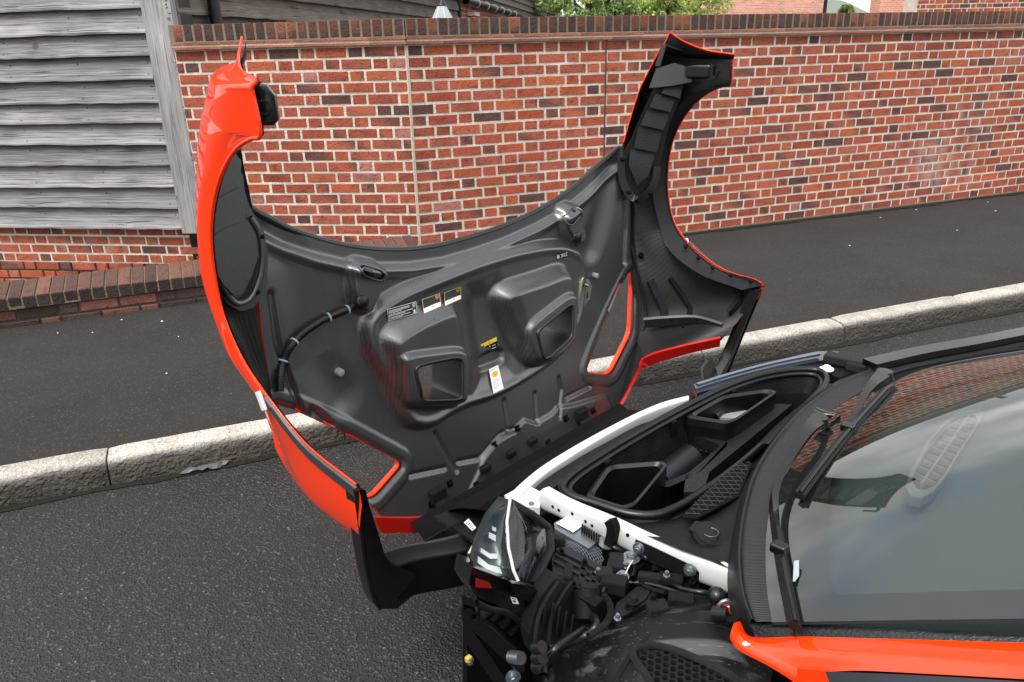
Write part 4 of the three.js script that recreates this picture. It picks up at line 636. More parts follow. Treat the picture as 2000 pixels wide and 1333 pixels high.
for (const [x, y] of [[660, 726], [1160, 538]]) { const p = onSkin(x, y); const l = new THREE.LatheGeometry([[0, 0.020], [0.008, 0.020], [0.0115, 0.017], [0.012, 0.0], [0.012, -0.004]].map(([a, b]) => new THREE.Vector2(a, b)), 20); l.rotateZ(Math.PI / 2); l.translate(p.x, p.y, p.z); mesh('rubber_stop', l, new THREE.MeshStandardMaterial({ color: 0x8d9094, roughness: 0.6 }), bonnet); }
// hose from the left grommet down to the vent
{
  const P = [[706, 592, 0.036], [690, 600, 0.034], [655, 614, 0.022], [625, 628, 0.02], [590, 652, 0.02], [568, 676, 0.02], [553, 704, 0.02], [547, 735, 0.018], [546, 765, 0.01]].map(([x, y, b]) => onSkin(x, y, 0.014));
  const c = new THREE.CatmullRomCurve3(P, false, 'centripetal'), g = new THREE.TubeGeometry(c, 260, 0.0115, 12, false), p = g.attributes.position; 
  for (let i = 0; i <= 260; i++) { const o = c.getPointAt(i / 260), s = i % 3 === 0 ? 0.88 : 1.03; for (let k = 0; k <= 12; k++) { const j = i * 13 + k; p.setXYZ(j, o.x + (p.getX(j) - o.x) * s, o.y + (p.getY(j) - o.y) * s, o.z + (p.getZ(j) - o.z) * s); } } g.computeVertexNormals();
  const hose = mesh('hose', g, rubber, bonnet, 'black corrugated hose curving down the underside');
  for (const t of [0.14, 0.30, 0.62, 0.78]) { const o = c.getPointAt(t), q = new THREE.Quaternion().setFromUnitVectors(V(0, 0, 1), c.getTangentAt(t)); const r = new THREE.TorusGeometry(0.0128, 0.0018, 6, 18); r.scale(1, 1, 1.8); r.applyQuaternion(q); r.translate(o.x, o.y, o.z); mesh('cable_tie', r, new THREE.MeshStandardMaterial({ color: 0x8fa6b4, roughness: 0.5 }), bonnet); }
}
// striker plate
{ const P = [[1134, 552], [1140, 543], [1150, 546], [1156, 560], [1152, 585], [1140, 598], [1130, 614], [1131, 585]].map(([x, y]) => onSkin(x, y, 0.006)); mesh('striker_plate', plate(P, V(-1, 0, 0), 0.006), new THREE.MeshStandardMaterial({ color: 0x9aa68c, roughness: 0.4, metalness: 0.6 }), bonnet); const p = onSkin(1146, 576, 0.009); mesh('striker_slot', rbox(0.006, 0.03, 0.012, 0.003).translate(p.x, p.y, p.z), plasticDark, bonnet); const q = onSkin(1144, 557, 0.008); mesh('striker_rivet', bolt(q, V(-1, 0, 0), 0.006, 0.009), steel, bonnet); }
// clips and blocks along the lower panel
for (const [x, y] of [[878, 945], [965, 870], [1010, 838], [1105, 818], [1158, 803], [1070, 866], [930, 948], [842, 985]]) { const p = onSkin(x, y, 0.002); mesh('clip', [rbox(0.006, 0.028, 0.022, 0.003).translate(p.x, p.y, p.z), new THREE.CylinderGeometry(0.006, 0.006, 0.018, 10).rotateZ(Math.PI / 2).translate(p.x - 0.004, p.y + 0.002, p.z)], plasticDark, bonnet); }
for (const [x, y] of [[948, 915], [998, 886], [1040, 862]]) { const p = onSkin(x, y, 0.008); mesh('stop_block', rbox(0.024, 0.026, 0.042, 0.007, 3).translate(p.x, p.y, p.z), plastic, bonnet); }
for (const [x, y] of [[855, 972], [1136, 815]]) { const p = onSkin(x, y, 0.01); mesh('buffer_block', [rbox(0.03, 0.05, 0.06, 0.008, 3).translate(p.x, p.y + 0.01, p.z), rbox(0.045, 0.03, 0.05, 0.006, 3).rotateZ(0.5).translate(p.x - 0.01, p.y - 0.02, p.z)], plastic, bonnet); }
// bolts and droplets of the skin
{ const R = rng(909), l = []; for (let i = 0; i < 170; i++) { const z = (R() - 0.5) * 1.6, y = H(-0.4 - 0.75 * R()); if (kOutline(z, y) < 0.03 || holes(z, y) < 0.02) continue; const r = 0.0012 + 0.0022 * R() * R(), g = new THREE.IcosahedronGeometry(r, 0); g.scale(0.5, 1.0, 1); const p = hoodPt(z, y); g.translate(p.x, p.y, p.z); l.push(g); } mesh('rain_drops', l, new THREE.MeshPhysicalMaterial({ color: 0x0c0e10, roughness: 0.04, clearcoat: 1 }), bonnet).userData.kind = 'stuff'; }

// ---- stickers
{
  const q = (L) => L.map(([x, y]) => onSkin(x, y)), N = V(-1, 0, 0);
  const lines = (c, x, y, w, n, dy, R, h = 3) => { for (let i = 0; i < n; i++) { let a = x; const end = x + w * (i === n - 1 ? 0.6 : 0.9 + 0.1 * R()); while (a < end) { const l = 4 + R() * 12; c.fillRect(a, y + i * dy, Math.min(l, end - a), h); a += l + 3; } } };
  const shield = (c, x, y, s, col) => { c.strokeStyle = col; c.lineWidth = s * 0.12; c.beginPath(); c.moveTo(x - s * 0.5, y - s * 0.6); c.lineTo(x + s * 0.5, y - s * 0.6); c.lineTo(x + s * 0.48, y + s * 0.05); c.quadraticCurveTo(x + s * 0.4, y + s * 0.5, x, y + s * 0.72); c.quadraticCurveTo(x - s * 0.4, y + s * 0.5, x - s * 0.48, y + s * 0.05); c.closePath(); c.stroke(); c.fillStyle = col; c.beginPath(); c.ellipse(x, y + s * 0.02, s * 0.24, s * 0.16, 0.3, 0, 7); c.fill(); c.fillRect(x - s * 0.22, y + s * 0.05, s * 0.08, s * 0.25); c.fillRect(x + s * 0.12, y + s * 0.05, s * 0.08, s * 0.22); c.fillRect(x - s * 0.3, y - s * 0.25, s * 0.2, s * 0.08); };
  decal(q([[755, 604], [812, 588], [815, 612], [757, 628]], 0.032), N, (c, w, h) => { c.fillStyle = '#111317'; c.fillRect(0, 0, w, h); c.strokeStyle = '#e8e8e8'; c.lineWidth = 4; c.strokeRect(5, 5, w - 10, h - 10); c.fillStyle = '#e4e4e4'; const R = rng(4); lines(c, 16, 22, w * 0.7, 3, 12, R, 7); lines(c, 16, 64, w * 0.9, 2, 12, R, 7); lines(c, 16, 94, w * 0.75, 2, 12, R, 7); shield(c, w - 34, 36, 30, '#e8e8e8'); c.beginPath(); c.arc(w - 34, 92, 12, 0, 7); c.fill(); c.fillRect(w - 52, 106, 38, 8); }, 340, 128, bonnet, 'instruction_sticker', 'black sticker with white lines of small print');
  const gold = (c, w, h) => { c.fillStyle = '#c8a94f'; c.fillRect(0, 0, w, h); c.fillStyle = '#0b0c0e'; c.fillRect(5, 5, w - 10, h - 10); c.fillStyle = '#eceae4'; c.fillRect(5, h * 0.66, w - 10, h * 0.34 - 5); shield(c, w - 34, 34, 32, '#d3a93c'); c.fillStyle = '#888'; c.fillRect(w * 0.52, h * 0.74, 16, 18); };
  decal(q([[823, 585], [858, 573], [861, 598], [827, 613]], 0.034), N, gold, 200, 160, bonnet, 'gold_bordered_sticker', 'left of the two gold-edged black stickers'); decal(q([[866, 572], [899, 560], [900, 584], [868, 598]], 0.034), N, gold, 200, 160, bonnet, 'gold_bordered_sticker', 'right of the two gold-edged black stickers');
  decal(q([[938, 673], [969, 658], [971, 681], [942, 694]], 0.012), N, (c, w, h) => { c.fillStyle = '#17181a'; c.fillRect(0, 0, w, h); c.fillStyle = '#f4cf3e'; c.fillRect(0, 0, w, h * 0.34); c.fillStyle = '#1a1a1a'; c.beginPath(); c.moveTo(22, 42); c.lineTo(34, 18); c.lineTo(46, 42); c.fill(); c.fillRect(w * 0.5, 14, 8, 26); c.fillStyle = '#e8e8e8'; c.beginPath(); c.arc(30, h * 0.62, 10, 0, 7); c.fill(); c.fillRect(18, h * 0.8, 26, 12); c.fillRect(60, h * 0.6, 50, 9); c.fillRect(60, h * 0.8, 34, 9); c.fillRect(w * 0.52, h * 0.42, 10, 26); c.fillRect(w * 0.68, h * 0.55, 50, 7); c.fillRect(w * 0.6, h * 0.78, 70, 7); }, 220, 150, bonnet, 'warning_sticker', 'black and yellow warning sticker');
  decal(q([[954, 722], [972, 713], [983, 759], [963, 769]], 0.012), N, (c, w, h) => { c.fillStyle = '#e9eaec'; c.fillRect(0, 0, w, h); c.fillStyle = '#555'; const R = rng(8); lines(c, 14, 16, 92, 2, 10, R, 4); c.fillStyle = '#f5b800'; c.beginPath(); for (let i = 0; i < 8; i++) { const a = (i + 0.5) * Math.PI / 4; c.lineTo(w / 2 + Math.cos(a) * 42, 92 + Math.sin(a) * 42); } c.fill(); c.strokeStyle = '#c88a00'; c.lineWidth = 6; c.beginPath(); c.arc(w / 2, 92, 20, 0, 7); c.stroke(); c.fillStyle = '#c88a00'; c.fillRect(w / 2 - 8, 84, 16, 16); c.fillStyle = '#888'; lines(c, 20, 160, 84, 7, 18, R, 5); }, 124, 320, bonnet, 'tag_sticker', 'white tag with a yellow octagon');
  decal(q([[1086, 497], [1109, 491], [1109, 502], [1087, 508]], 0.032), N, (c, w, h) => { c.fillStyle = '#15171a'; c.fillRect(0, 0, w, h); c.fillStyle = '#f0f0f0'; c.strokeStyle = '#f0f0f0'; c.lineWidth = 9; for (let i = 0; i < 3; i++) c.fillRect(8 + i * 12, 14 + i * 3, 8, h - 34); c.beginPath(); c.ellipse(82, h / 2, 30, 30, 0, -1.6, 1.6); c.stroke(); c.fillRect(50, 18, 9, h - 36); c.fillRect(124, 12, 10, h - 40); c.fillRect(152, 12, 10, h - 34); c.fillRect(176, 14, 46, 8); c.fillRect(176, h - 36, 46, 8); c.beginPath(); c.moveTo(218, 18); c.lineTo(180, h - 32); c.stroke(); c.fillRect(116, 16, 14, 7); }, 236, 104, bonnet, 'white_marking', 'white D11Z lettering on the raised panel');
}

const liningMat = new THREE.MeshStandardMaterial({ map: rep(carbonMap, 8), color: 0x777777, bumpMap: rep(carbonBump, 16), bumpScale: 0.0004, roughness: 0.55 });
// ---- the front wings, one on each side
const ST = [
  [[1.644, 0.03, 0.858], [1.62, 0.01, 0.878], [1.597, -0.006, 0.897], [1.53, -0.034, 0.932], [1.43, -0.05, 0.955]],
  [[1.662, -0.008, 0.854], [1.645, -0.024, 0.878], [1.625, -0.036, 0.908], [1.545, -0.048, 0.944], [1.431, -0.055, 0.958]],
  [[1.672, -0.018, 0.852], [1.69, -0.032, 0.895], [1.668, -0.047, 0.930], [1.54, -0.060, 0.972], [1.436, -0.064, 0.966]],
  [[1.680, -0.030, 0.85], [1.70, -0.044, 0.896], [1.676, -0.058, 0.932], [1.55, -0.072, 0.975], [1.437, -0.076, 0.965]],
  [[1.74, -0.14, 0.842], [1.765, -0.14, 0.89], [1.745, -0.126, 0.924], [1.58, -0.145, 0.976], [1.437, -0.157, 0.962]],
  [[1.75, -0.158, 0.84], [1.772, -0.158, 0.89], [1.757, -0.142, 0.924], [1.60, -0.156, 0.977], [1.470, -0.164, 0.963]],
  [[1.775, -0.24, 0.83], [1.80, -0.23, 0.885], [1.795, -0.21, 0.924], [1.65, -0.21, 0.977], [1.535, -0.190, 0.968]],
  [[1.803, -0.37, 0.81], [1.825, -0.36, 0.88], [1.838, -0.345, 0.922], [1.73, -0.32, 0.98], [1.625, -0.270, 0.975]],
  [[1.803, -0.46, 0.82], [1.83, -0.46, 0.88], [1.845, -0.45, 0.922], [1.76, -0.43, 0.984], [1.685, -0.385, 0.982]],
  [[1.80, -0.53, 0.83], [1.83, -0.53, 0.885], [1.845, -0.53, 0.922], [1.77, -0.515, 0.984], [1.70, -0.50, 0.984]],
  [[1.797, -0.61, 0.84], [1.82, -0.61, 0.89], [1.832, -0.61, 0.922], [1.75, -0.61, 0.98], [1.69, -0.60, 0.982]],
  [[1.792, -0.70, 0.845], [1.81, -0.70, 0.89], [1.80, -0.69, 0.922], [1.72, -0.70, 0.974], [1.65, -0.70, 0.972]],
  [[1.785, -0.80, 0.845], [1.79, -0.80, 0.89], [1.74, -0.785, 0.922], [1.65, -0.775, 0.962], [1.58, -0.773, 0.963]],
  [[1.776, -0.95, 0.86], [1.72, -0.96, 0.88], [1.60, -0.935, 0.93], [1.50, -0.88, 0.955], [1.43, -0.856, 0.96]],
  [[1.756, -1.06, 0.86], [1.66, -1.07, 0.885], [1.50, -1.04, 0.93], [1.34, -0.955, 0.955], [1.234, -0.89, 0.96]],
  [[1.742, -1.13, 0.855], [1.64, -1.13, 0.85], [1.50, -1.105, 0.86], [1.37, -1.04, 0.905], [1.275, -1.0, 0.925]],
  [[1.725, -1.20, 0.84], [1.64, -1.20, 0.75], [1.55, -1.193, 0.665], [1.44, -1.142, 0.735], [1.335, -1.11, 0.845]],
];
for (const s of [1, -1]) {
  const rows = (s > 0 ? ST : [...ST.slice(0, 15), [[1.70, -1.19, 0.73], [1.46, -1.13, 0.86], [1.299, -1.068, 0.93], [1.255, -1.0, 0.952], [1.228, -0.93, 0.958]]]).map((r) => r.map(([x, y, z]) => V(x, H(y), z * s)));
  const wing = mesh('front_wing', skin(rows, 120, 28, 0, 1, s < 0), orangePaint, bonnet, s < 0 ? 'orange near-side wing seen from outside' : 'far-side wing seen from inside');
  mesh('wing_lining', skin(s > 0 ? rows : rows.slice(0, 15), 110, 24, 0.009, 1, s < 0), liningMat, bonnet);
  const e = curve(rows.slice(0, 13).map((r) => r[4]), 90), a = curve(rows.slice(0, 8).map((r) => r[0]), 30), top = curve(rows[0], 30);
  mesh('wing_edge', [tube(e, s > 0 ? 0.0024 : 0.005, 8, false, 110), tube(top, 0.003, 8, false, 30), ...(s > 0 ? [tube(a, 0.0028, 8, false, 30)] : [])], orangePaint, bonnet);
  // dark flange round the wheel arch
  const fl = ST.slice(2, 15).map((r, i) => [V(r[4][0] + 0.001, H(r[4][1]) - 0.001, s * (r[4][2] - 0.002)), V(r[4][0] + (i > 9 ? 0.05 : 0.035), H(r[4][1]) + (i > 9 ? -0.012 : -0.004), s * (r[4][2] - (i > 9 ? 0.075 : 0.06)))]);
  if (s > 0) mesh('arch_flange', skin(fl.slice(1), 60, 2, 0, 1, s < 0), plastic, bonnet);
  const lower = curve(rows.slice(12, 15).map((r) => r[4]), 24);
  mesh('arch_strip', strip(lower.map((p) => p.clone().add(V(0, -0.012, 0.003 * s))), V(0, 1, 0.2 * s), 0.034, 0.006), carbonMat, bonnet);
  mesh('strip_edge', tube(lower.map((p) => p.clone().add(V(0.004, 0.007, 0))), s > 0 ? 0.0014 : 0.0026, 6, false, 24), orangePaint, bonnet);
  for (let k = 3; k < 24 && s > 0; k += 5) mesh('strip_bolt', bolt(lower[k].clone().add(V(0.02, 0.012, -0.035 * s)), V(-0.3, 0.4, -s), 0.006, 0.009), plasticDark, bonnet);
  // side marker lamp
  const mk = V(1.585, H(-0.785), 0.974 * s); mesh('marker_lamp', rbox(0.022, 0.05, 0.008, 0.003).rotateZ(-0.45).translate(mk.x, mk.y, mk.z), new THREE.MeshPhysicalMaterial({ color: 0xe6e2e0, roughness: 0.15, clearcoat: 1 }), bonnet);
  // louvred liner in the crest
  const mir = (p) => (s > 0 ? p : flipZ(p)), LX = (x, y, X) => mir(at(x, y, 'X', X)), LD = (x, y, o = 0) => { const d = cdir(x, y), t = (2.63 - 1.48 * o + 1.09 * Z0) / (d[0] + 1.09 * d[2]); return mir(V(d[0] * t, EYE + d[1] * t, d[2] * t - Z0)); }, LN = V(-0.676, 0, -0.737 * s);
  if (s > 0) {
  const frame = mesh('louvre_panel', plate([[1218, 300], [1235, 270], [1252, 230], [1275, 178], [1300, 130], [1340, 140], [1330, 190], [1308, 240], [1296, 290], [1283, 345], [1262, 384], [1242, 394], [1224, 376], [1212, 330]].map(([x, y]) => LD(x, y)), LN, 0.02), plastic, bonnet, 'dark louvred liner');
  [[[1302, 166], [1332, 170], [1328, 192], [1292, 182]], [[1280, 183], [1320, 190], [1310, 219], [1269, 209]], [[1263, 216], [1308, 222], [1296, 254], [1252, 244]], [[1247, 248], [1294, 254], [1283, 298], [1239, 289]], [[1232, 292], [1281, 298], [1266, 345], [1244, 362], [1228, 322]]].forEach((L, i) => mesh('louvre', plate(L.map(([x, y], k) => LD(x, y, 0.014 + (k > 1 ? 0.016 : 0))), LN, 0.006), i === 4 ? plasticGrey : plastic, bonnet));
  mesh('liner_rim', strip(curve([[1213, 305], [1214, 345], [1226, 376], [1243, 390], [1262, 380], [1279, 352], [1283, 325]].map(([x, y]) => LD(x, y, 0.012)), 30), V(0.5, 0.2, -0.6 * s), 0.03, 0.012), carbonDark, bonnet);
  for (const [x, y] of [[1216, 312], [1228, 376], [1270, 378]]) mesh('liner_bolt', bolt(LD(x, y, 0.022), V(-1, 0, 0), 0.006, 0.009), plasticDark, bonnet);
  } else {
    const NP = (L, X) => L.map(([x, y]) => at(x, y, 'X', X));
    mesh('liner_panel', plate(roundPoly(NP([[470, 286], [446, 320], [428, 362], [418, 420], [414, 480], [420, 535], [440, 592], [470, 609], [498, 600], [520, 560], [524, 500], [515, 450], [500, 425], [486, 402], [477, 370], [472, 320]], 1.78).map((p) => [p.z, p.y]), 0.2, 2).map(([z, y]) => V(1.78, y, z)), V(-1, 0, 0), 0.012), carbonMat, bonnet, 'grey carbon liner seen through the near wheel arch');
    [[[[468, 288], [446, 322], [428, 365], [419, 398], [445, 378], [468, 370], [471, 320]], 1.77], [[[420, 392], [414, 440], [413, 470], [440, 448], [479, 432], [474, 392], [468, 366]], 1.758], [[[413, 466], [416, 522], [436, 556], [458, 578], [474, 572], [492, 540], [504, 500], [500, 462], [484, 430], [440, 447]], 1.746]].forEach(([L, X]) => mesh('liner_step', plate(NP(L, X), V(-1, 0, 0), 0.016), carbonMat, bonnet));
    mesh('liner_ridge', tube(curve(NP([[416, 520], [436, 560], [462, 592], [486, 585], [506, 545], [512, 495], [504, 450], [488, 425]], 1.762), 30), 0.008, 8), carbonMat, bonnet);
    for (const [x, y] of [[428, 578], [508, 462], [500, 570]]) mesh('liner_bolt', bolt(at(x, y, 'X', 1.764), V(-1, 0, 0), 0.006, 0.009), plasticDark, bonnet);
  }
  // tip: carbon bracket, black mount, pocket
  if (s > 0) {
  mesh('bracket_plate', plate([[1268, 172], [1282, 134], [1318, 123], [1346, 132], [1352, 160], [1310, 168]].map(([x, y]) => LD(x, y, 0.03)), LN, 0.008), carbonMat, bonnet);
  const hinge = LX(1368, 140, 1.535); mesh('wing_mount', [rbox(0.10, 0.05, 0.04, 0.01, 3).translate(hinge.x, hinge.y, hinge.z), new THREE.CylinderGeometry(0.026, 0.03, 0.03, 8).rotateX(Math.PI / 2).translate(hinge.x - 0.05, hinge.y, hinge.z)], gloss, bonnet);
  mesh('tip_rib', strip([[1285, 130], [1297, 88], [1332, 100]].map(([x, y]) => LX(x, y, 1.615)), V(-1, 0, 0), 0.02, 0.007), plastic, bonnet);
  mesh('tip_block', plate([[1392, 128], [1418, 133], [1412, 152], [1392, 148]].map(([x, y]) => LX(x, y, 1.47)), V(-0.3, 0, -s), 0.02), plasticGrey, bonnet);
  }
  // inside of the bumper corner: ribs and a ledge with bolts
  if (s > 0) {
    const W = (u, v) => { const cs = rows.map((r) => new THREE.CatmullRomCurve3(r, false, 'centripetal').getPoint(v)); return new THREE.CatmullRomCurve3(cs, false, 'centripetal').getPoint(u / (rows.length - 1)).add(V(-0.012, 0.004, -0.012)); };
    for (const [v, w, th, m] of [[0.30, 0.034, 0.016, plasticGrey], [0.46, 0.02, 0.012, plastic], [0.80, 0.05, 0.018, plastic]]) mesh('rib', strip([12.9, 13.4, 13.9, 14.4, 14.9].map((u) => W(u, v)), V(0.4, 0.1, -1), w, th), m, bonnet);
    mesh('wiring', tube([0.10, 0.14, 0.12, 0.1].map((v, i) => W(12 + i * 1.1, v)), 0.006, 8), rubber, bonnet); 
    const wp = W(12.3, 0.3); mesh('wiring_clip', bolt(wp, V(-1, 0, -0.4), 0.008, 0.014), plasticDark, bonnet);
  }
  const ledge = [V(1.66, H(-1.10), 0.80 * s), V(1.56, H(-1.08), 0.84 * s), V(1.46, H(-1.065), 0.87 * s), V(1.34, H(-1.07), 0.87 * s)]; if (s > 0) mesh('ledge', strip(curve(ledge, 12), V(-0.3, 0.8, -0.5 * s), 0.06, 0.012), carbonMat, bonnet); if (s > 0) for (const k of [1, 2]) mesh('ledge_bolt', bolt(ledge[k].clone().add(V(-0.008, 0.012, -0.008 * s)), V(-0.3, 1, -0.3 * s), 0.006, 0.010), plasticDark, bonnet);
  // red lip under the headlamp opening, and the black blade that carries the splitter
  const lip = curve([V(1.335, H(-1.115), 0.84 * s), V(1.44, H(-1.145), 0.725 * s), V(1.55, H(-1.20), 0.655 * s), V(1.585, H(-1.255), 0.645 * s), V(1.61, H(-1.375), 0.565 * s), V(1.625, H(-1.43), 0.42 * s)], 24); if (s > 0) mesh('lamp_lip', strip(lip, (t) => V(-0.5, mix(0.9, 0.1, smooth(0.4, 0.6, t) * (1 - smooth(0.75, 0.95, t))), mix(0, -0.9, smooth(0.4, 0.6, t) * (1 - smooth(0.75, 0.95, t))) * s), 0.05, 0.010), redPaint, bonnet, 'red painted lip under the headlamp opening');
  const nose = [[1.725, -1.205, 0.84], [1.712, -1.27, 0.77], [1.694, -1.34, 0.70], [1.672, -1.40, 0.64], [1.655, -1.45, 0.56]].map(([x, y, z]) => V(x, H(y), z * s)), noseLip = [[1.55, -1.195, 0.66], [1.582, -1.25, 0.65], [1.60, -1.33, 0.60], [1.61, -1.385, 0.555], [1.622, -1.435, 0.48]].map(([x, y, z]) => V(x, H(y), z * s));
  if (s < 0) mesh('lamp_lip', plate([[733, 1012], [800, 1013], [872, 1008], [884, 1020], [862, 1036], [800, 1041], [748, 1043], [738, 1030]].map(([x, y]) => at(x, y, 'X', 1.60)), V(-1, 0, 0), 0.012), redPaint, bonnet, 'red painted lip under the near headlamp opening');
  else mesh('nose_side', skin(nose.map((p, i) => [p, p.clone().lerp(noseLip[i], 0.5), noseLip[i]]), 16, 6, 0, 1, s > 0), liningMat, bonnet);
  const BX = (x, y) => mir2(at(x, y, 'X', mix(1.235, 1.33, clamp((y - 958) / 232)))), mir2 = (p) => (s < 0 ? p : flipZ(p));
  mesh('corner_blade', plate([[694, 957], [714, 958], [722, 990], [738, 1040], [752, 1086], [766, 1104], [811, 1120], [815, 1157], [775, 1190], [741, 1190], [730, 1172], [716, 1120], [704, 1038]].map(([x, y]) => BX(x, y)), V(-1, 0, 0), 0.04), gloss, bonnet, 'black blade below the bumper corner');
  mesh('blade_rim', tube(curve([[695, 958], [705, 1038], [717, 1120], [731, 1172], [742, 1189]].map(([x, y]) => BX(x, y)), 20), 0.006, 8), gloss, bonnet);
}
// near wing: black lamp-like mount seen behind its rear tip
{ const c = at(519, 208, 'Z', -0.86); const g = new THREE.ExtrudeGeometry(new THREE.Shape([[-0.052, -0.06], [0.03, -0.062], [0.052, -0.045], [0.05, 0.04], [0.02, 0.075], [-0.03, 0.08], [-0.052, 0.06]].map(([a, b]) => new THREE.Vector2(a * 0.44, b * 0.55))), { depth: 0.03, bevelEnabled: true, bevelSize: 0.004, bevelThickness: 0.004, bevelSegments: 2 }); const m = new THREE.Matrix4().lookAt(V(0, 0, 0), V(0.8, 0, 0.6), V(0, 1, 0)); g.applyMatrix4(m); g.translate(c.x, c.y, c.z); const mount = mesh('tip_mount', crease(g), gloss, bonnet); const r = new THREE.TorusGeometry(0.014, 0.0032, 10, 28); r.applyMatrix4(m); r.translate(c.x - 0.034 * 0.8, c.y, c.z - 0.034 * 0.6); mesh('mount_ring', r, plasticGrey, bonnet); }
// splitter along the bottom, between the two blades
{
  const rowsS = [[-0.86, 1.335], [-0.77, 1.31], [-0.64, 1.235], [-0.3, 1.18], [0, 1.16], [0.3, 1.18], [0.64, 1.235], [0.77, 1.31], [0.86, 1.335]].map(([z, X]) => [V(X + 0.05, H(-1.215), z), V(X, H(-1.225), z), V(X - 0.004, H(-1.24), z), V(X - 0.004, H(-1.325), z), V(X + 0.01, H(-1.345), z), V(X + 0.06, H(-1.345), z)]);
  mesh('splitter', skin(rowsS, 40, 12), new THREE.MeshPhysicalMaterial({ color: 0x050506, roughness: 0.45, specularIntensity: 0.5 }), bonnet, 'black front splitter hanging below the nose');
  mesh('splitter_back', skin(rowsS.map((r) => r.map((p) => p.clone().add(V(0.012, 0, 0)))), 20, 6, 0, 1, true), carbonDark, bonnet);
  mesh('nose_panel', skin([-0.55, -0.3, 0, 0.3, 0.55].map((z) => [V(1.60, H(-1.36), z), V(1.45, H(-1.44), z), V(1.2, H(-1.46), z)]), 16, 8), plasticDark, bonnet);
}

// ------------------------------------------------------------------ the car behind the bonnet: front trunk, frames, lamp, screen
const Y_ = (L, h) => L.map(([x, y, hh]) => at(x, y, 'Y', hh ?? h));
const P3 = (L) => L.map(([x, y, ax, v]) => at(x, y, ax, v));
const UP = V(0, 1, 0);
// dark masses under everything
mesh('underbody', [rbox(1.3, 0.32, 1.5, 0.05).translate(0.30, 0.30, 0.0), rbox(0.28, 0.34, 1.0, 0.04).translate(0.98, 0.33, 0.06)], plasticDark, car);

// ---- front trunk
const sealPx = [[1098, 960], [1112, 940], [1160, 906], [1250, 851], [1350, 796], [1430, 758], [1500, 737], [1560, 729], [1598, 731], [1613, 743], [1609, 762], [1578, 795], [1520, 848], [1450, 911], [1380, 964], [1320, 1001], [1280, 1015], [1230, 1013], [1160, 992], [1115, 977]];
const SEAL = 0.655, sealC = curve(Y_(sealPx, SEAL), 96, true), trunkMid = sealC.reduce((a, p) => a.add(p), V(0, 0, 0)).divideScalar(96);
const inset = (k, h) => sealC.map((p) => V(trunkMid.x + (p.x - trunkMid.x) * (1 - k), h, trunkMid.z + (p.z - trunkMid.z) * (1 - k * 0.45)));
const trunk = new THREE.Group(); trunk.name = 'front_trunk'; car.add(trunk);
mesh('seal', [tube(inset(0.0, SEAL + 0.012), 0.0105, 10, true, 200), ringBand(inset(-0.045, SEAL - 0.012), inset(0.0, SEAL + 0.004))], rubber, trunk, 'thick black rubber seal round the trunk');
mesh('seal_inner', [tube(inset(0.075, SEAL + 0.002), 0.008, 10, true, 200), ringBand(inset(0.0, SEAL + 0.004), inset(0.08, SEAL - 0.004))], rubber, trunk);
mesh('tub_wall', [ringBand(inset(0.08, SEAL - 0.004), inset(0.14, SEAL - 0.06)), ringBand(inset(0.14, SEAL - 0.06), inset(0.2, 0.36))], plasticGrey, trunk);
mesh('tub_floor', plate(inset(0.19, 0.37), UP, 0.01), plasticDark, trunk);
for (const i of [10, 17, 24]) { const p = inset(0.12, SEAL - 0.02)[i]; mesh('seal_clip', rbox(0.02, 0.05, 0.02, 0.003).translate(p.x, p.y, p.z), plasticDark, trunk); }
mesh('cross_shelf', plate(Y_([[1336, 962], [1340, 928], [1506, 789], [1548, 790], [1386, 922], [1374, 960]], 0.60), UP, 0.16), plasticGrey, trunk, 'long grey shelf across the rear of the trunk');
{
  const O = roundPoly(Y_([[1186, 908], [1306, 824], [1428, 864], [1364, 926], [1300, 955]], 0.60).map((p) => [p.x, p.z]), 0.16, 4).map(([x, z]) => V(x, 0.60, z)), I = roundPoly(Y_([[1207, 905], [1308, 836], [1410, 869], [1360, 917], [1300, 942]], 0.60).map((p) => [p.x, p.z]), 0.16, 4).map(([x, z]) => V(x, 0.60, z));
  mesh('centre_box', [ringBand(O, I), ringBand(I, I.map((p) => V(p.x, 0.40, p.z))), plate(I.map((p) => V(p.x, 0.40, p.z)), UP, 0.004)], plastic, trunk, 'deep open box in the middle of the trunk');
  const l = []; const A = I[I.length > 12 ? 8 : 2], far = Y_([[1308, 836], [1410, 869]], 0.60); for (let i = 1; i < 11; i++) for (let j = 1; j < 6; j++) { const p = far[0].clone().lerp(far[1], i / 11); l.push(new THREE.SphereGeometry(0.0035, 6, 4).translate(p.x - 0.003, 0.595 - j * 0.03, p.z - 0.006)); } mesh('dimples', l, plasticGrey, trunk).userData.kind = 'stuff';
}
{ const a = at(1290, 940, 'Y', 0.50), b = at(1352, 892, 'Y', 0.53), d = b.clone().sub(a), g = new THREE.CylinderGeometry(0.042, 0.042, d.length(), 22); g.applyQuaternion(new THREE.Quaternion().setFromUnitVectors(UP, d.clone().normalize())); g.translate((a.x + b.x) / 2, (a.y + b.y) / 2, (a.z + b.z) / 2); mesh('canister', g, new THREE.MeshStandardMaterial({ color: 0x10141b, roughness: 0.5 }), trunk, 'dark round canister in the trunk'); }
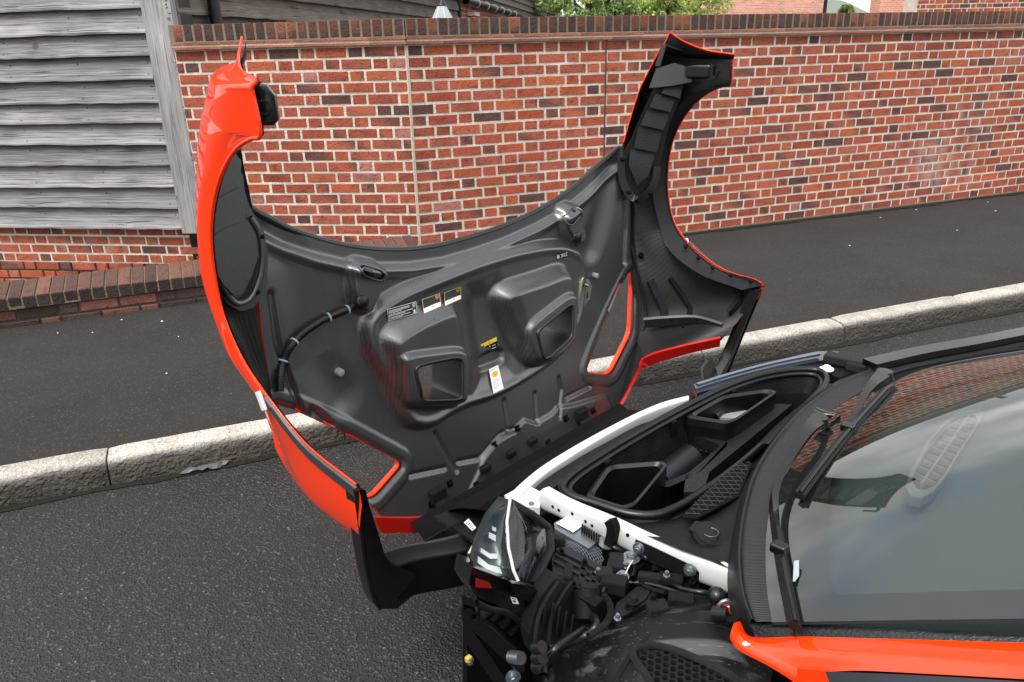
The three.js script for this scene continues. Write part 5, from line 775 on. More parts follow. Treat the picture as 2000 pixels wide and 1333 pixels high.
function ductRim(px, h, depth, fill, name) {
  const R0 = roundPoly(Y_(px, h).map((p) => [p.x, p.z]), 0.18, 4), c = R0.reduce((a, p) => [a[0] + p[0] / R0.length, a[1] + p[1] / R0.length], [0, 0]), ring = (k, y) => R0.map(([x, z]) => V(c[0] + (x - c[0]) * k, y, c[1] + (z - c[1]) * k));
  mesh(name, [ringBand(ring(1.04, h - 0.02), ring(1.02, h)), ringBand(ring(1.02, h), ring(0.92, h + 0.004)), ringBand(ring(0.92, h + 0.004), ring(0.84, h - 0.004)), ringBand(ring(0.84, h - 0.004), ring(0.80, h - depth)), ringBand(ring(1.04, h - 0.02), ring(0.95, h - depth - 0.02))], rubber, trunk, 'black rubber mouth of an air duct');
  mesh(name + '_throat', plate(ring(0.80, h - depth), UP, 0.004), fill, trunk);
}
ductRim([[1143, 972], [1186, 909], [1293, 901], [1302, 911], [1240, 987], [1214, 996]], 0.655, 0.18, plasticDark, 'duct_mouth');
ductRim([[1337, 815], [1412, 773], [1503, 760], [1517, 767], [1438, 821], [1418, 828]], 0.655, 0.09, plasticDark, 'duct_mouth');
mesh('duct_flap', plate(Y_([[1405, 816], [1440, 790], [1500, 769], [1497, 780], [1436, 818]], 0.60), UP, 0.008), new THREE.MeshStandardMaterial({ color: 0x8b8d90, roughness: 0.45 }), trunk, 'pale grey flap inside the far duct mouth');
mesh('duct_pipe', tube(Y_([[1395, 815], [1420, 795], [1445, 782]], 0.605), 0.013, 10), new THREE.MeshStandardMaterial({ color: 0x1b2430, roughness: 0.35 }), trunk);

// ---- white frames
{
  const outer = [[912, 1080], [935, 1040], [962, 1000], [1002, 957], [1052, 914], [1112, 876], [1182, 837], [1252, 802], [1300, 783], [1345, 772]], inner = [[933, 1090], [953, 1054], [982, 1010], [1018, 968], [1062, 928], [1121, 888], [1190, 847], [1258, 811], [1303, 793], [1346, 780]], h = (i) => 0.645 - (i < 3 ? (3 - i) * 0.012 : 0);
  const A = curve(outer.map(([x, y], i) => at(x, y, 'Y', h(i))), 40), B = curve(inner.map(([x, y], i) => at(x, y, 'Y', h(i))), 40), lo = (p, d) => V(p.x, p.y - d, p.z);
  const rows = A.map((p, i) => [lo(p, 0.06), lo(p, 0.004), p.clone().lerp(B[i], 0.12), B[i].clone().lerp(p, 0.1), lo(B[i], 0.004), lo(B[i], 0.03)]);
  mesh('front_beam', skin(rows, 40, 14), whiteMetal, car, 'curved white frame beam across the nose');
  const G = curve([[1024, 962], [1066, 926], [1124, 887], [1192, 846], [1260, 811], [1308, 793], [1346, 781]].map(([x, y]) => at(x, y, 'Y', 0.64)), 24), G2 = curve([[1062, 968], [1100, 940], [1160, 899], [1225, 860], [1290, 824], [1345, 796], [1380, 782]].map(([x, y]) => at(x, y, 'Y', 0.60)), 24); mesh('beam_face', skin(G.map((p, i) => [p, p.clone().lerp(G2[i], 0.5).add(V(0, -0.006, 0)), G2[i]]), 24, 6), greyMetal, car, 'bare grey metal face behind the white beam');
  mesh('corner_plate', plate(P3([[985, 968, 'Y', 0.64], [1026, 946, 'Y', 0.64], [1058, 962, 'Y', 0.645], [1054, 992, 'Y', 0.645], [1010, 990, 'Y', 0.64]]), UP, 0.02), whiteMetal, car); 
  const top = [[1056, 958], [1100, 982], [1190, 1020], [1260, 1053], [1350, 1088], [1442, 1123]], bot = [[1056, 994], [1100, 1014], [1188, 1056], [1258, 1092], [1350, 1131], [1434, 1164]];
  const T = curve(top.map(([x, y]) => at(x, y, 'Z', -0.60)), 30), Bt = curve(bot.map(([x, y]) => at(x, y, 'Z', -0.60)), 30);
  mesh('side_rail', skin(T.map((p, i) => [V(p.x, p.y - 0.004, p.z + 0.03), V(p.x, p.y, p.z + 0.006), V(p.x, p.y - 0.004, p.z - 0.002), Bt[i], V(Bt[i].x, Bt[i].y - 0.004, Bt[i].z + 0.03)]), 40, 16, 0, 1, true), whiteMetal, car, 'white side rail with bolts and holes');
  const R = rng(12); for (const [x, y] of [[1080, 990], [1092, 997], [1118, 1004], [1144, 1019], [1157, 1027], [1205, 1052], [1226, 1046], [1300, 1085]]) mesh('rail_hole', new THREE.CylinderGeometry(0.004, 0.004, 0.003, 10).rotateX(Math.PI / 2).translate(...at(x, y, 'Z', -0.604).toArray()), plasticDark, car);
  mesh('foam_pad', strip(curve([[1192, 1016], [1198, 1030], [1196, 1050], [1192, 1064]].map(([x, y]) => at(x, y, 'Z', -0.612)), 10), V(1, 0, 0), 0.022, 0.02), plasticDark, car);
  for (const [x, y] of [[1248, 1071], [1348, 1113]]) mesh('rail_bolt', bolt(at(x, y, 'Z', -0.614), V(-0.2, 0.1, -1), 0.009, 0.013), steel, car);
  mesh('rail_backing', plate([[1241, 1055], [1273, 1069], [1357, 1108], [1366, 1120], [1364, 1137], [1324, 1122], [1255, 1090], [1240, 1078]].map(([a, b]) => at(a, b, 'Z', -0.606)), V(0, 0, -1), 0.004), plastic, car);
}
// ---- cowl, mesh, filler cap
const trayPx = [[1188, 1042], [1262, 1022], [1335, 1012], [1372, 1000], [1440, 975], [1470, 905], [1500, 868], [1462, 940], [1446, 1010], [1440, 1080], [1446, 1150], [1440, 1140], [1330, 1090], [1240, 1064]];
mesh('cowl_tray', skin([[[1190, 1026], [1215, 1034], [1262, 1047], [1330, 1073]], [[1262, 1018], [1275, 1036], [1310, 1055], [1380, 1092]], [[1335, 1010], [1345, 1035], [1390, 1068], [1444, 1116]], [[1400, 975], [1410, 1005], [1430, 1040], [1442, 1085]], [[1465, 905], [1460, 930], [1455, 960], [1446, 1010]], [[1530, 840], [1520, 850], [1510, 862], [1500, 880]], [[1622, 762], [1615, 770], [1600, 780], [1580, 795]]].map((r) => r.map(([x, y], i) => at(x, y, 'Y', mix(0.648, 0.70, i / 3)))), 40, 10), plastic, car, 'black plastic cowl tray under the windscreen');
{
  const pl = Y_([[1332, 1014], [1359, 983], [1436, 910], [1470, 907], [1444, 972], [1362, 1016]], 0.672); mesh('grille_well', plate(pl.map((p) => V(p.x, p.y + 0.004, p.z)), UP, 0.006), plasticDark, car);
  const Q = pl.map((p) => [p.x, p.z]), k = sdPoly(Q), l = []; let x0 = Math.min(...Q.map((p) => p[0])), x1 = Math.max(...Q.map((p) => p[0])), z0 = Math.min(...Q.map((p) => p[1])), z1 = Math.max(...Q.map((p) => p[1]));
  for (const sgn of [1, -1]) for (let c = -40; c < 40; c++) { let run = []; for (let s = -0.5; s < 0.5; s += 0.004) { const x = (x0 + x1) / 2 + s * 0.80 + c * 0.018 * 0.6, z = (z0 + z1) / 2 + sgn * (s * 0.6 - c * 0.018 * 0.8); if (k(x, z) > 0.002) run.push(V(x, 0.682 + 0.0012 * sgn, z)); else { if (run.length > 2) l.push(new THREE.TubeGeometry(new THREE.LineCurve3(run[0], run[run.length - 1]), 1, 0.0008, 5)); run = []; } } }
  if (l.length) { const m = mesh('wire_mesh', l, new THREE.MeshStandardMaterial({ color: 0x43484d, roughness: 0.45, metalness: 0.5 }), car); m.userData.kind = 'stuff'; }
  const c = at(1388, 1046, 'Y', 0.686); const cap = new THREE.CylinderGeometry(0.034, 0.036, 0.012, 30); cap.rotateZ(0.25); cap.translate(c.x, c.y, c.z); const cp = mesh('filler_cap', cap, plasticGrey, car, 'round black washer fluid cap');
  const ribs = []; for (let i = 0; i < 4; i++) { const p = at(1362 + i * 5, 1031 - i * 1, 'Y', 0.694); ribs.push(rbox(0.003, 0.004, 0.03, 0.001).rotateY(0.5).translate(p.x, p.y, p.z)); } mesh('cap_tab', [plate(Y_([[1346, 1034], [1358, 1018], [1388, 1022], [1410, 1040], [1396, 1060], [1366, 1046]], 0.69), UP, 0.01), ...ribs], plastic, cp);
  mesh('filler_neck', new THREE.CylinderGeometry(0.034, 0.034, 0.02, 26, 1, true).translate(c.x - 0.004, c.y - 0.018, c.z - 0.012), whitePrint, cp);
  mesh('cap_mark', new THREE.TorusGeometry(0.016, 0.0012, 5, 24).rotateX(Math.PI / 2).translate(c.x, c.y + 0.0072, c.z), greyMetal, cp);
}
// band round the foot of the windscreen
const bandO = [[1464, 1214], [1446, 1168], [1437, 1110], [1439, 1050], [1450, 985], [1467, 928], [1504, 866], [1560, 802], [1622, 756], [1700, 722], [1800, 699], [1900, 681], [2030, 655]], bandI = [[1508, 1216], [1498, 1150], [1496, 1062], [1503, 1000], [1521, 932], [1562, 860], [1622, 802], [1690, 757], [1760, 724], [1850, 703], [1950, 683], [2060, 660]];
const bO = curve(Y_(bandO, 0.755), 60), bI = curve(Y_(bandI, 0.76), 60);
mesh('screen_band', skin(bO.map((p, i) => [V(p.x + 0.012, p.y - 0.05, p.z), V(p.x, p.y - 0.004, p.z), p.clone().lerp(bI[i], 0.12).add(V(0, 0.006, 0)), p.clone().lerp(bI[i], 0.25), p.clone().lerp(bI[i], 0.6), bI[i]]), 60, 16), new THREE.MeshStandardMaterial({ color: 0x15171a, roughness: 0.5, bumpMap: rep(carbonBump, 24), bumpScale: 0.001, roughnessMap: rep(dirtRough, 4) }), car, 'dark ribbed band at the foot of the windscreen');
mesh('cowl_ramp', skin([[[1470, 878], [1482, 866], [1502, 868]], [[1520, 828], [1535, 822], [1556, 806]], [[1590, 772], [1605, 768], [1622, 756]], [[1640, 742], [1660, 735], [1700, 722]]].map((r) => r.map(([x, y], i) => at(x, y, 'Y', [0.70, 0.735, 0.752][i]))), 24, 6), plasticGrey, car);

// ---- windscreen
const roof = (v) => V(-0.45 + 0.12 * (1 - v * v), 1.10 + 0.10 * (1 - v * v), 0.55 * v);
const glassPt = (u, t, off = 0) => { const b = bI[0].clone(); const f = t * 60, i = Math.min(59, Math.floor(f)); b.copy(bI[i]).lerp(bI[i + 1], f - i); const v = clamp(b.z / 0.78, -1, 1), r = roof(v), p = b.clone().lerp(r, u); p.y += 0.022 * Math.sin(Math.PI * u) + off; p.z += 0.03 * Math.sin(Math.PI * u) * v; return p; };
const grid = (u0, u1, t0, t1, nu, nt, off, uvs = 1) => { const pos = [], uv = [], idx = []; for (let i = 0; i <= nu; i++) for (let k = 0; k <= nt; k++) { const p = glassPt(mix(u0, u1, i / nu), mix(t0, t1, k / nt), off); pos.push(p.x, p.y, p.z); uv.push(p.x * uvs, p.z * uvs); } for (let i = 0; i < nu; i++) for (let k = 0; k < nt; k++) { const a = i * (nt + 1) + k, b = a + nt + 1; idx.push(a, a + 1, b, b, a + 1, b + 1); } const g = geoOf(pos, idx, uv); g.computeVertexNormals(); return g; };
const screen = new THREE.Group(); screen.name = 'windscreen'; car.add(screen);
mesh('glass', grid(0, 1, 0, 1, 40, 60, 0), new THREE.MeshPhysicalMaterial({ color: 0xe4efe9, roughness: 0.015, transmission: 1, thickness: 0, ior: 2.1 }), screen, 'large raked windscreen reflecting the wall and the sky');
mesh('black_border', [grid(0, 0.12, 0, 1, 6, 60, -0.006), grid(0.12, 1, 0, 0.075, 20, 8, -0.006), grid(0.12, 1, 0.925, 1, 20, 8, -0.006)], new THREE.MeshStandardMaterial({ color: 0x070708, roughness: 0.6 }), screen);
mesh('dashboard', grid(0.02, 1.0, 0.02, 0.98, 20, 40, -0.085), new THREE.MeshStandardMaterial({ color: 0x384040, roughness: 0.9, bumpMap: rep(grainBump, 10), bumpScale: 0.001 }), car, 'dark dashboard under the windscreen');
{
  const O = [[1768, 950], [1782, 915], [1812, 862], [1846, 822], [1876, 804], [1914, 799], [1923, 808], [1905, 840], [1872, 890], [1845, 935], [1822, 962], [1800, 974], [1780, 970]].map(([x, y]) => at(x, y, 'Y', 0.86)); const c = O.reduce((a, p) => a.add(p), V(0, 0, 0)).divideScalar(O.length), I = O.map((p) => p.clone().lerp(c, 0.16));
  const ventGrey = new THREE.MeshStandardMaterial({ color: 0x4a5050, roughness: 0.7 }); const sv = mesh('screen_vent', [ringBand(O.map((p) => V(p.x, p.y - 0.02, p.z)), O), ringBand(O, I)], ventGrey, car, 'slatted defroster vent on the dashboard'); mesh('vent_well', plate(I.map((p) => V(p.x, p.y - 0.015, p.z)), UP, 0.003), plasticDark, sv);
  for (let i = 1; i < 11; i++) { const a = at(mix(1776, 1880, i / 11), mix(940, 806, i / 11), 'Y', 0.858), b = at(mix(1818, 1920, i / 11), mix(962, 812, i / 11), 'Y', 0.858); mesh('slat', strip([a, b], UP, 0.012, 0.003), ventGrey, sv); } mesh('slat', strip([at(1800, 950, 'Y', 0.859), at(1895, 812, 'Y', 0.859)], UP, 0.014, 0.004), ventGrey, sv);
}
mesh('screen_mark', plate([[1551, 1096], [1561, 1095], [1561, 1125], [1553, 1136], [1549, 1136]].map(([x, y]) => at(x, y, 'Y', 0.79)), UP, 0.001), new THREE.MeshStandardMaterial({ color: 0x9aa3a6, roughness: 0.6 }), screen);
// wipers
function wiper(arm, blade, h, label) {
  const w = new THREE.Group(); w.name = 'wiper'; w.userData.label = label; car.add(w);
  const A = arm.map(([x, y, hh]) => at(x, y, 'Y', hh)), B = blade.map(([x, y, hh]) => at(x, y, 'Y', hh));
  mesh('arm', strip(curve(A, 16), V(0.6, 0.1, 0.8), (t) => mix(0.034, 0.014, smooth(0, 0.6, t)), 0.012), gloss, w); mesh('blade', strip(curve(B, 12), V(0.6, 0.1, 0.8), 0.021, 0.014), plastic, w); mesh('blade_spine', tube(curve(B, 6).map((p) => V(p.x, p.y + 0.009, p.z)), 0.004, 8), gloss, w); mesh('rubber_lip', strip(curve(B, 12).map((p) => V(p.x - 0.003, p.y - 0.012, p.z)), UP, 0.014, 0.003), rubber, w);
  const j = A[A.length - 1]; mesh('joint', rbox(0.03, 0.02, 0.022, 0.005, 3).translate(j.x, j.y + 0.004, j.z), gloss, w);
  const p = A[0]; mesh('pivot_cap', new THREE.CylinderGeometry(0.02, 0.026, 0.022, 20).translate(p.x, p.y - 0.006, p.z), gloss, w);
}
wiper([[1600, 818, 0.80], [1580, 838, 0.81], [1540, 900, 0.80], [1514, 960, 0.795], [1513, 1010, 0.795], [1522, 1075, 0.80]], [[1518, 1035, 0.785], [1526, 1090, 0.79], [1538, 1155, 0.79], [1552, 1224, 0.79]], 0.8, 'nearer wiper lying along the screen edge');
wiper([[1728, 728, 0.82], [1710, 745, 0.83], [1690, 772, 0.83], [1668, 815, 0.825], [1656, 838, 0.82]], [[1732, 764, 0.825], [1690, 810, 0.82], [1640, 868, 0.815], [1562, 970, 0.80]], 0.8, 'farther wiper with its blade across the reflected bricks');
mesh('pivot_cover', skin([[[1582, 806], [1592, 798], [1606, 794]], [[1600, 815], [1612, 806], [1625, 800]], [[1622, 818], [1632, 810], [1640, 803]]].map((r) => r.map(([x, y], i) => at(x, y, 'Y', 0.785 + (i === 1 ? 0.012 : 0)))), 8, 8), gloss, car);

// ---- near windscreen pillar and door top, orange
{
  const T = [[1452, 1216], [1464, 1240], [1572, 1244], [1752, 1249], [2000, 1256], [2090, 1258]], R_ = [[1434, 1218], [1453, 1250], [1558, 1306], [1700, 1311], [2000, 1327], [2090, 1332]], zT = [-0.755, -0.755, -0.745, -0.73, -0.70, -0.685], zR = [-0.79, -0.79, -0.79, -0.785, -0.765, -0.755];
  const top = curve(T.map(([x, y], i) => at(x, y, 'Z', zT[i])), 40), bot = curve(R_.map(([x, y], i) => at(x, y, 'Z', zR[i])), 40);
  mesh('pillar_panel', skin(top.map((p, i) => [p, p.clone().lerp(bot[i], 0.5).add(V(0, 0.006, -0.006)), bot[i]]), 40, 10), orangePaint, car, 'orange windscreen pillar mirroring the clouds');
  const F = [[1426, 1248], [1440, 1268], [1502, 1302], [1552, 1334], [1570, 1350]], G = [[1434, 1218], [1453, 1250], [1510, 1281], [1558, 1306], [1580, 1318]];
  const f = curve(F.map(([x, y]) => at(x, y, 'Z', -0.80)), 20), g = curve(G.map(([x, y]) => at(x, y, 'Z', -0.79)), 20); mesh('pillar_nose', skin(g.map((p, i) => [p, p.clone().lerp(f[i], 0.5).add(V(0, 0, -0.004)), f[i]]), 20, 6), orangePaint, car);
  mesh('pillar_foot', plate([[1558, 1307], [1612, 1311], [1640, 1345], [1552, 1345]].map(([x, y]) => at(x, y, 'Z', -0.80)), V(0, 0.3, -1), 0.01), orangePaint, car);
  mesh('pillar_cap', plate([[1436, 1214], [1446, 1205], [1460, 1222], [1466, 1240], [1452, 1246], [1440, 1230]].map(([x, y]) => at(x, y, 'Z', -0.765)), V(0.3, 0.6, -0.5), 0.012), plasticDark, car);
  const t2 = curve([[1446, 1206], [1480, 1216], [1572, 1222], [1752, 1228], [2000, 1240], [2090, 1243]].map(([x, y], i) => at(x, y, 'Z', [-0.745, -0.74, -0.73, -0.715, -0.685, -0.67][i])), 40); mesh('pillar_trim', skin(top.map((p, i) => [t2[i], t2[i].clone().lerp(p, 0.5).add(V(0, 0.003, 0)), p]), 40, 6), plasticGrey, car);
  mesh('door_trim', skin([[[1612, 1312], [1625, 1345], [1640, 1370]], [[1660, 1314], [1680, 1345], [1690, 1370]], [[1800, 1320], [1810, 1345], [1815, 1370]], [[2100, 1338], [2100, 1360], [2100, 1380]]].map((r) => r.map(([x, y], i) => at(x, y, 'Z', -0.80 - i * 0.01))), 20, 6), new THREE.MeshStandardMaterial({ color: 0x2c3036, roughness: 0.35, metalness: 0.3 }), car);
  const far = curve([[1700, 722], [1800, 699], [1900, 681], [2040, 653]].map(([x, y]) => at(x, y, 'Y', 0.765)), 12); mesh('far_pillar', strip(far.map((p) => V(p.x + 0.01, p.y + 0.006, p.z + 0.02)), V(0.3, 0, 1), 0.05, 0.02), gloss, car);
  const dm = curve([[1455, 1250], [1500, 1278], [1556, 1307]].map(([x, y]) => at(x, y, 'Z', -0.792)), 6); mesh('door_shell', rbox(0.9, 0.5, 0.06, 0.03, 3).translate(-0.12, 0.46, -0.84), orangePaint, car);
}
// red and chrome fastener, rubber stop beside the pillar
{ const p = at(1400, 1165, 'Z', -0.66), q = at(1418, 1185, 'Z', -0.68), r = at(1412, 1200, 'Z', -0.69); mesh('hinge_ball', [new THREE.SphereGeometry(0.018, 16, 12).translate(p.x, p.y, p.z), new THREE.CylinderGeometry(0.014, 0.016, 0.03, 16).rotateZ(1.1).translate(r.x, r.y, r.z)], rubber, car); mesh('hinge_collar', [new THREE.TorusGeometry(0.013, 0.004, 8, 18).rotateY(0.8).translate(q.x, q.y, q.z), new THREE.TorusGeometry(0.013, 0.004, 8, 18).rotateY(0.8).translate(q.x - 0.012, q.y - 0.006, q.z)], steel, car); mesh('hinge_pin', new THREE.CylinderGeometry(0.010, 0.010, 0.04, 14).rotateZ(1.2).translate(q.x - 0.006, q.y - 0.003, q.z), redPaint, car); }

// ---- near headlamp
{
  const lamp = new THREE.Group(); lamp.name = 'headlamp'; lamp.userData.label = 'arrow-shaped headlamp with white chevron strips'; car.add(lamp);
  const L = (x, y, k = 0) => at(x, y, 'X', mix(0.935, 0.83, clamp((y - 975) / 160)) - k);
  const A = [[994, 976], [962, 1006], [936, 1056], [922, 1094], [926, 1108]], B = [[996, 978], [990, 1020], [993, 1070], [1003, 1115], [1012, 1136]], C = [[998, 980], [1040, 1004], [1072, 1030], [1076, 1070], [1042, 1140]];
  const poly = (P, n) => { const o = []; for (let i = 0; i < P.length - 1; i++) for (let k = 0; k < n; k++) o.push(P[i].clone().lerp(P[i + 1], k / n)); o.push(P[P.length - 1].clone()); return o; };
  const a = poly(A.map((p) => L(...p)), 4), b = poly(B.map((p) => L(...p, 0.012)), 4), c = poly(C.map((p) => L(...p, 0.0)), 4);
  mesh('lens', [skin(a.map((p, i) => [p, p.clone().lerp(b[i], 0.5).add(V(-0.006, 0.004, 0)), b[i]]), 16, 8), skin(b.map((p, i) => [p, p.clone().lerp(c[i], 0.5).add(V(-0.008, 0.006, 0)), c[i]]), 16, 8)], new THREE.MeshPhysicalMaterial({ color: 0xeef2f4, roughness: 0.03, transmission: 1, thickness: 0, ior: 1.5 }), lamp);
  const back = (p) => V(p.x + 0.035, p.y - 0.01, p.z + 0.005);
  mesh('lamp_bowl', [skin(a.map((p, i) => [p, back(p.clone().lerp(b[i], 0.2)), back(p.clone().lerp(b[i], 0.8)), b[i].clone().add(V(0.006, 0, 0))]), 16, 8)], new THREE.MeshStandardMaterial({ color: 0x3c4345, roughness: 0.3, metalness: 0.6 }), lamp);
  mesh('lamp_bowl', [skin(b.map((p, i) => [p.clone().add(V(0.006, 0, 0)), back(p.clone().lerp(c[i], 0.2)), back(p.clone().lerp(c[i], 0.8)), c[i]]), 16, 8)], gloss, lamp);
  mesh('lens_ridge', tube(b, 0.0035, 8), new THREE.MeshPhysicalMaterial({ color: 0xb9c0c4, roughness: 0.1, clearcoat: 1 }), lamp);
  for (const Q of [[[961, 1029], [980, 1035], [991, 1032], [991, 1042], [980, 1043], [962, 1037]], [[955, 1040], [970, 1047], [992, 1051], [991, 1062], [967, 1058], [955, 1051]], [[940, 1071], [958, 1083], [970, 1083], [992, 1071], [992, 1081], [970, 1092], [957, 1092], [938, 1079]], [[934, 1087], [955, 1104], [1003, 1116], [1004, 1127], [955, 1116], [933, 1100]]]) mesh('chevron', plate(Q.map(([x, y]) => L(x, y, -0.014)), V(-1, 0.4, -0.4), 0.006), new THREE.MeshStandardMaterial({ color: 0xf4f6f4, roughness: 0.35 }), lamp);
  mesh('lamp_frame', tube([...c].map((p) => p.clone().add(V(-0.002, -0.002, -0.002))), 0.009, 8), plasticGrey, lamp);
  const low = P3([[922, 1108, 'X', 0.84], [960, 1122, 'X', 0.83], [1030, 1150, 'X', 0.81], [1060, 1150, 'X', 0.80], [1030, 1185, 'X', 0.80], [1010, 1200, 'X', 0.80], [930, 1165, 'X', 0.83], [915, 1140, 'X', 0.84]]); mesh('lower_housing', plate(low, V(-1, 0.3, -0.4), 0.08), gloss, lamp);
  mesh('reflector', plate(P3([[930, 1130, 'X', 0.828], [955, 1138, 'X', 0.822], [962, 1150, 'X', 0.82], [930, 1148, 'X', 0.826]]), V(-1, 0.3, -0.4), 0.004), new THREE.MeshPhysicalMaterial({ color: 0x7a1414, roughness: 0.15, clearcoat: 1 }), lamp, 'small red reflector');
  decal(P3([[996, 1166, 'X', 0.800], [1008, 1168, 'X', 0.797], [1013, 1180, 'X', 0.797], [1001, 1179, 'X', 0.80]]), V(-1, 0.3, -0.4).normalize(), (g, w, h) => { g.fillStyle = '#e6e8e8'; g.fillRect(0, 0, w, h); g.fillStyle = '#333'; g.fillRect(10, 10, 40, 10); g.fillRect(10, 30, 30, 20); }, 64, 64, lamp, 'lamp_label');
}
// ---- control unit with its white label, net, fasteners
{
  mesh('control_unit', [plate(Y_([[1082, 1022], [1104, 1010], [1168, 1046], [1168, 1058], [1150, 1072], [1084, 1034]], 0.635), UP, 0.03)], steel, car, 'silver control unit beside the white rail');
  decal(Y_([[1086, 1024], [1104, 1013], [1136, 1030], [1120, 1042]], 0.637), UP, (g, w, h) => { g.fillStyle = '#eceeee'; g.fillRect(0, 0, w, h); g.fillStyle = '#777'; for (let i = 0; i < 16; i++) g.fillRect(70 + i * 7, 20, 4, 30); g.fillRect(60, 66, 130, 6); g.fillRect(60, 84, 100, 6); }, 256, 128, car, 'unit_label', 'white printed label');
  for (let i = 0; i < 8; i++) { const p = at(1137 + i * 4.6, 1033 + i * 2.9, 'Y', 0.642); mesh('heat_fin', rbox(0.003, 0.012, 0.02, 0.001).rotateY(0.6).translate(p.x, p.y, p.z), plasticDark, car); }
  const l = [], A = at(1088, 1052, 'Y', 0.625), B = at(1180, 1072, 'Y', 0.625), C = at(1095, 1075, 'Y', 0.615), D = at(1178, 1118, 'Y', 0.60); const pt = (u, v) => A.clone().lerp(B, u).lerp(C.clone().lerp(D, u), v).add(V(0, 0.012 * Math.sin(u * 3.1) * Math.sin(v * 3.1), 0));
  for (let i = -6; i < 14; i++) for (const s of [1, -1]) { const P = []; for (let k = 0; k <= 8; k++) { const v = k / 8, u = (i / 12) + s * v * 0.5 + (s < 0 ? 0.5 : 0); if (u >= 0 && u <= 1) P.push(pt(u, v)); } if (P.length > 2) l.push(tube(P, 0.0012, 5)); } mesh('net', l, new THREE.MeshStandardMaterial({ color: 0x464d54, roughness: 0.6 }), car).userData.kind = 'stuff';
  mesh('net_backing', plate(Y_([[1084, 1046], [1175, 1062], [1190, 1120], [1092, 1080]], 0.585), UP, 0.02), plasticDark, car);
  for (const [x, y, r, w] of [[1187, 1061, 0.009, 0.022], [1233, 1091, 0.010, 0.019], [1216, 1128, 0.009, 0.014], [1222, 1108, 0.006, 0.008], [1038, 991, 0.007, 0.016]]) mesh('fastener', bolt(at(x, y, 'Y', 0.635), V(-0.1, 1, -0.1), r, w), steel, car);
  mesh('sensor_stud', [new THREE.CylinderGeometry(0.007, 0.009, 0.03, 12).translate(...at(1213, 1110, 'Y', 0.61).toArray())], new THREE.MeshStandardMaterial({ color: 0x9fb08c, roughness: 0.5 }), car);
  for (const [P, r] of [[[[1190, 1055], [1200, 1070], [1225, 1085], [1240, 1110], [1235, 1130]], 0.006], [[[1183, 1140], [1190, 1100], [1200, 1080], [1212, 1066]], 0.004], [[[1178, 1180], [1180, 1150], [1200, 1140], [1260, 1140], [1330, 1160]], 0.005], [[[1160, 1205], [1164, 1225], [1140, 1245], [1100, 1262], [1070, 1270]], 0.009], [[[1095, 1010], [1105, 1000], [1118, 998]], 0.006], [[[1240, 1080], [1262, 1090], [1275, 1100], [1280, 1120]], 0.008]]) mesh('cable', tube(P.map(([x, y], i) => at(x, y, 'Y', 0.63 + 0.01 * Math.sin(i * 2))), r, 8), rubber, car);
  mesh('mount_block', plate(Y_([[1186, 1080], [1232, 1072], [1262, 1100], [1238, 1118], [1205, 1108]], 0.622), UP, 0.05), plasticDark, car);
}
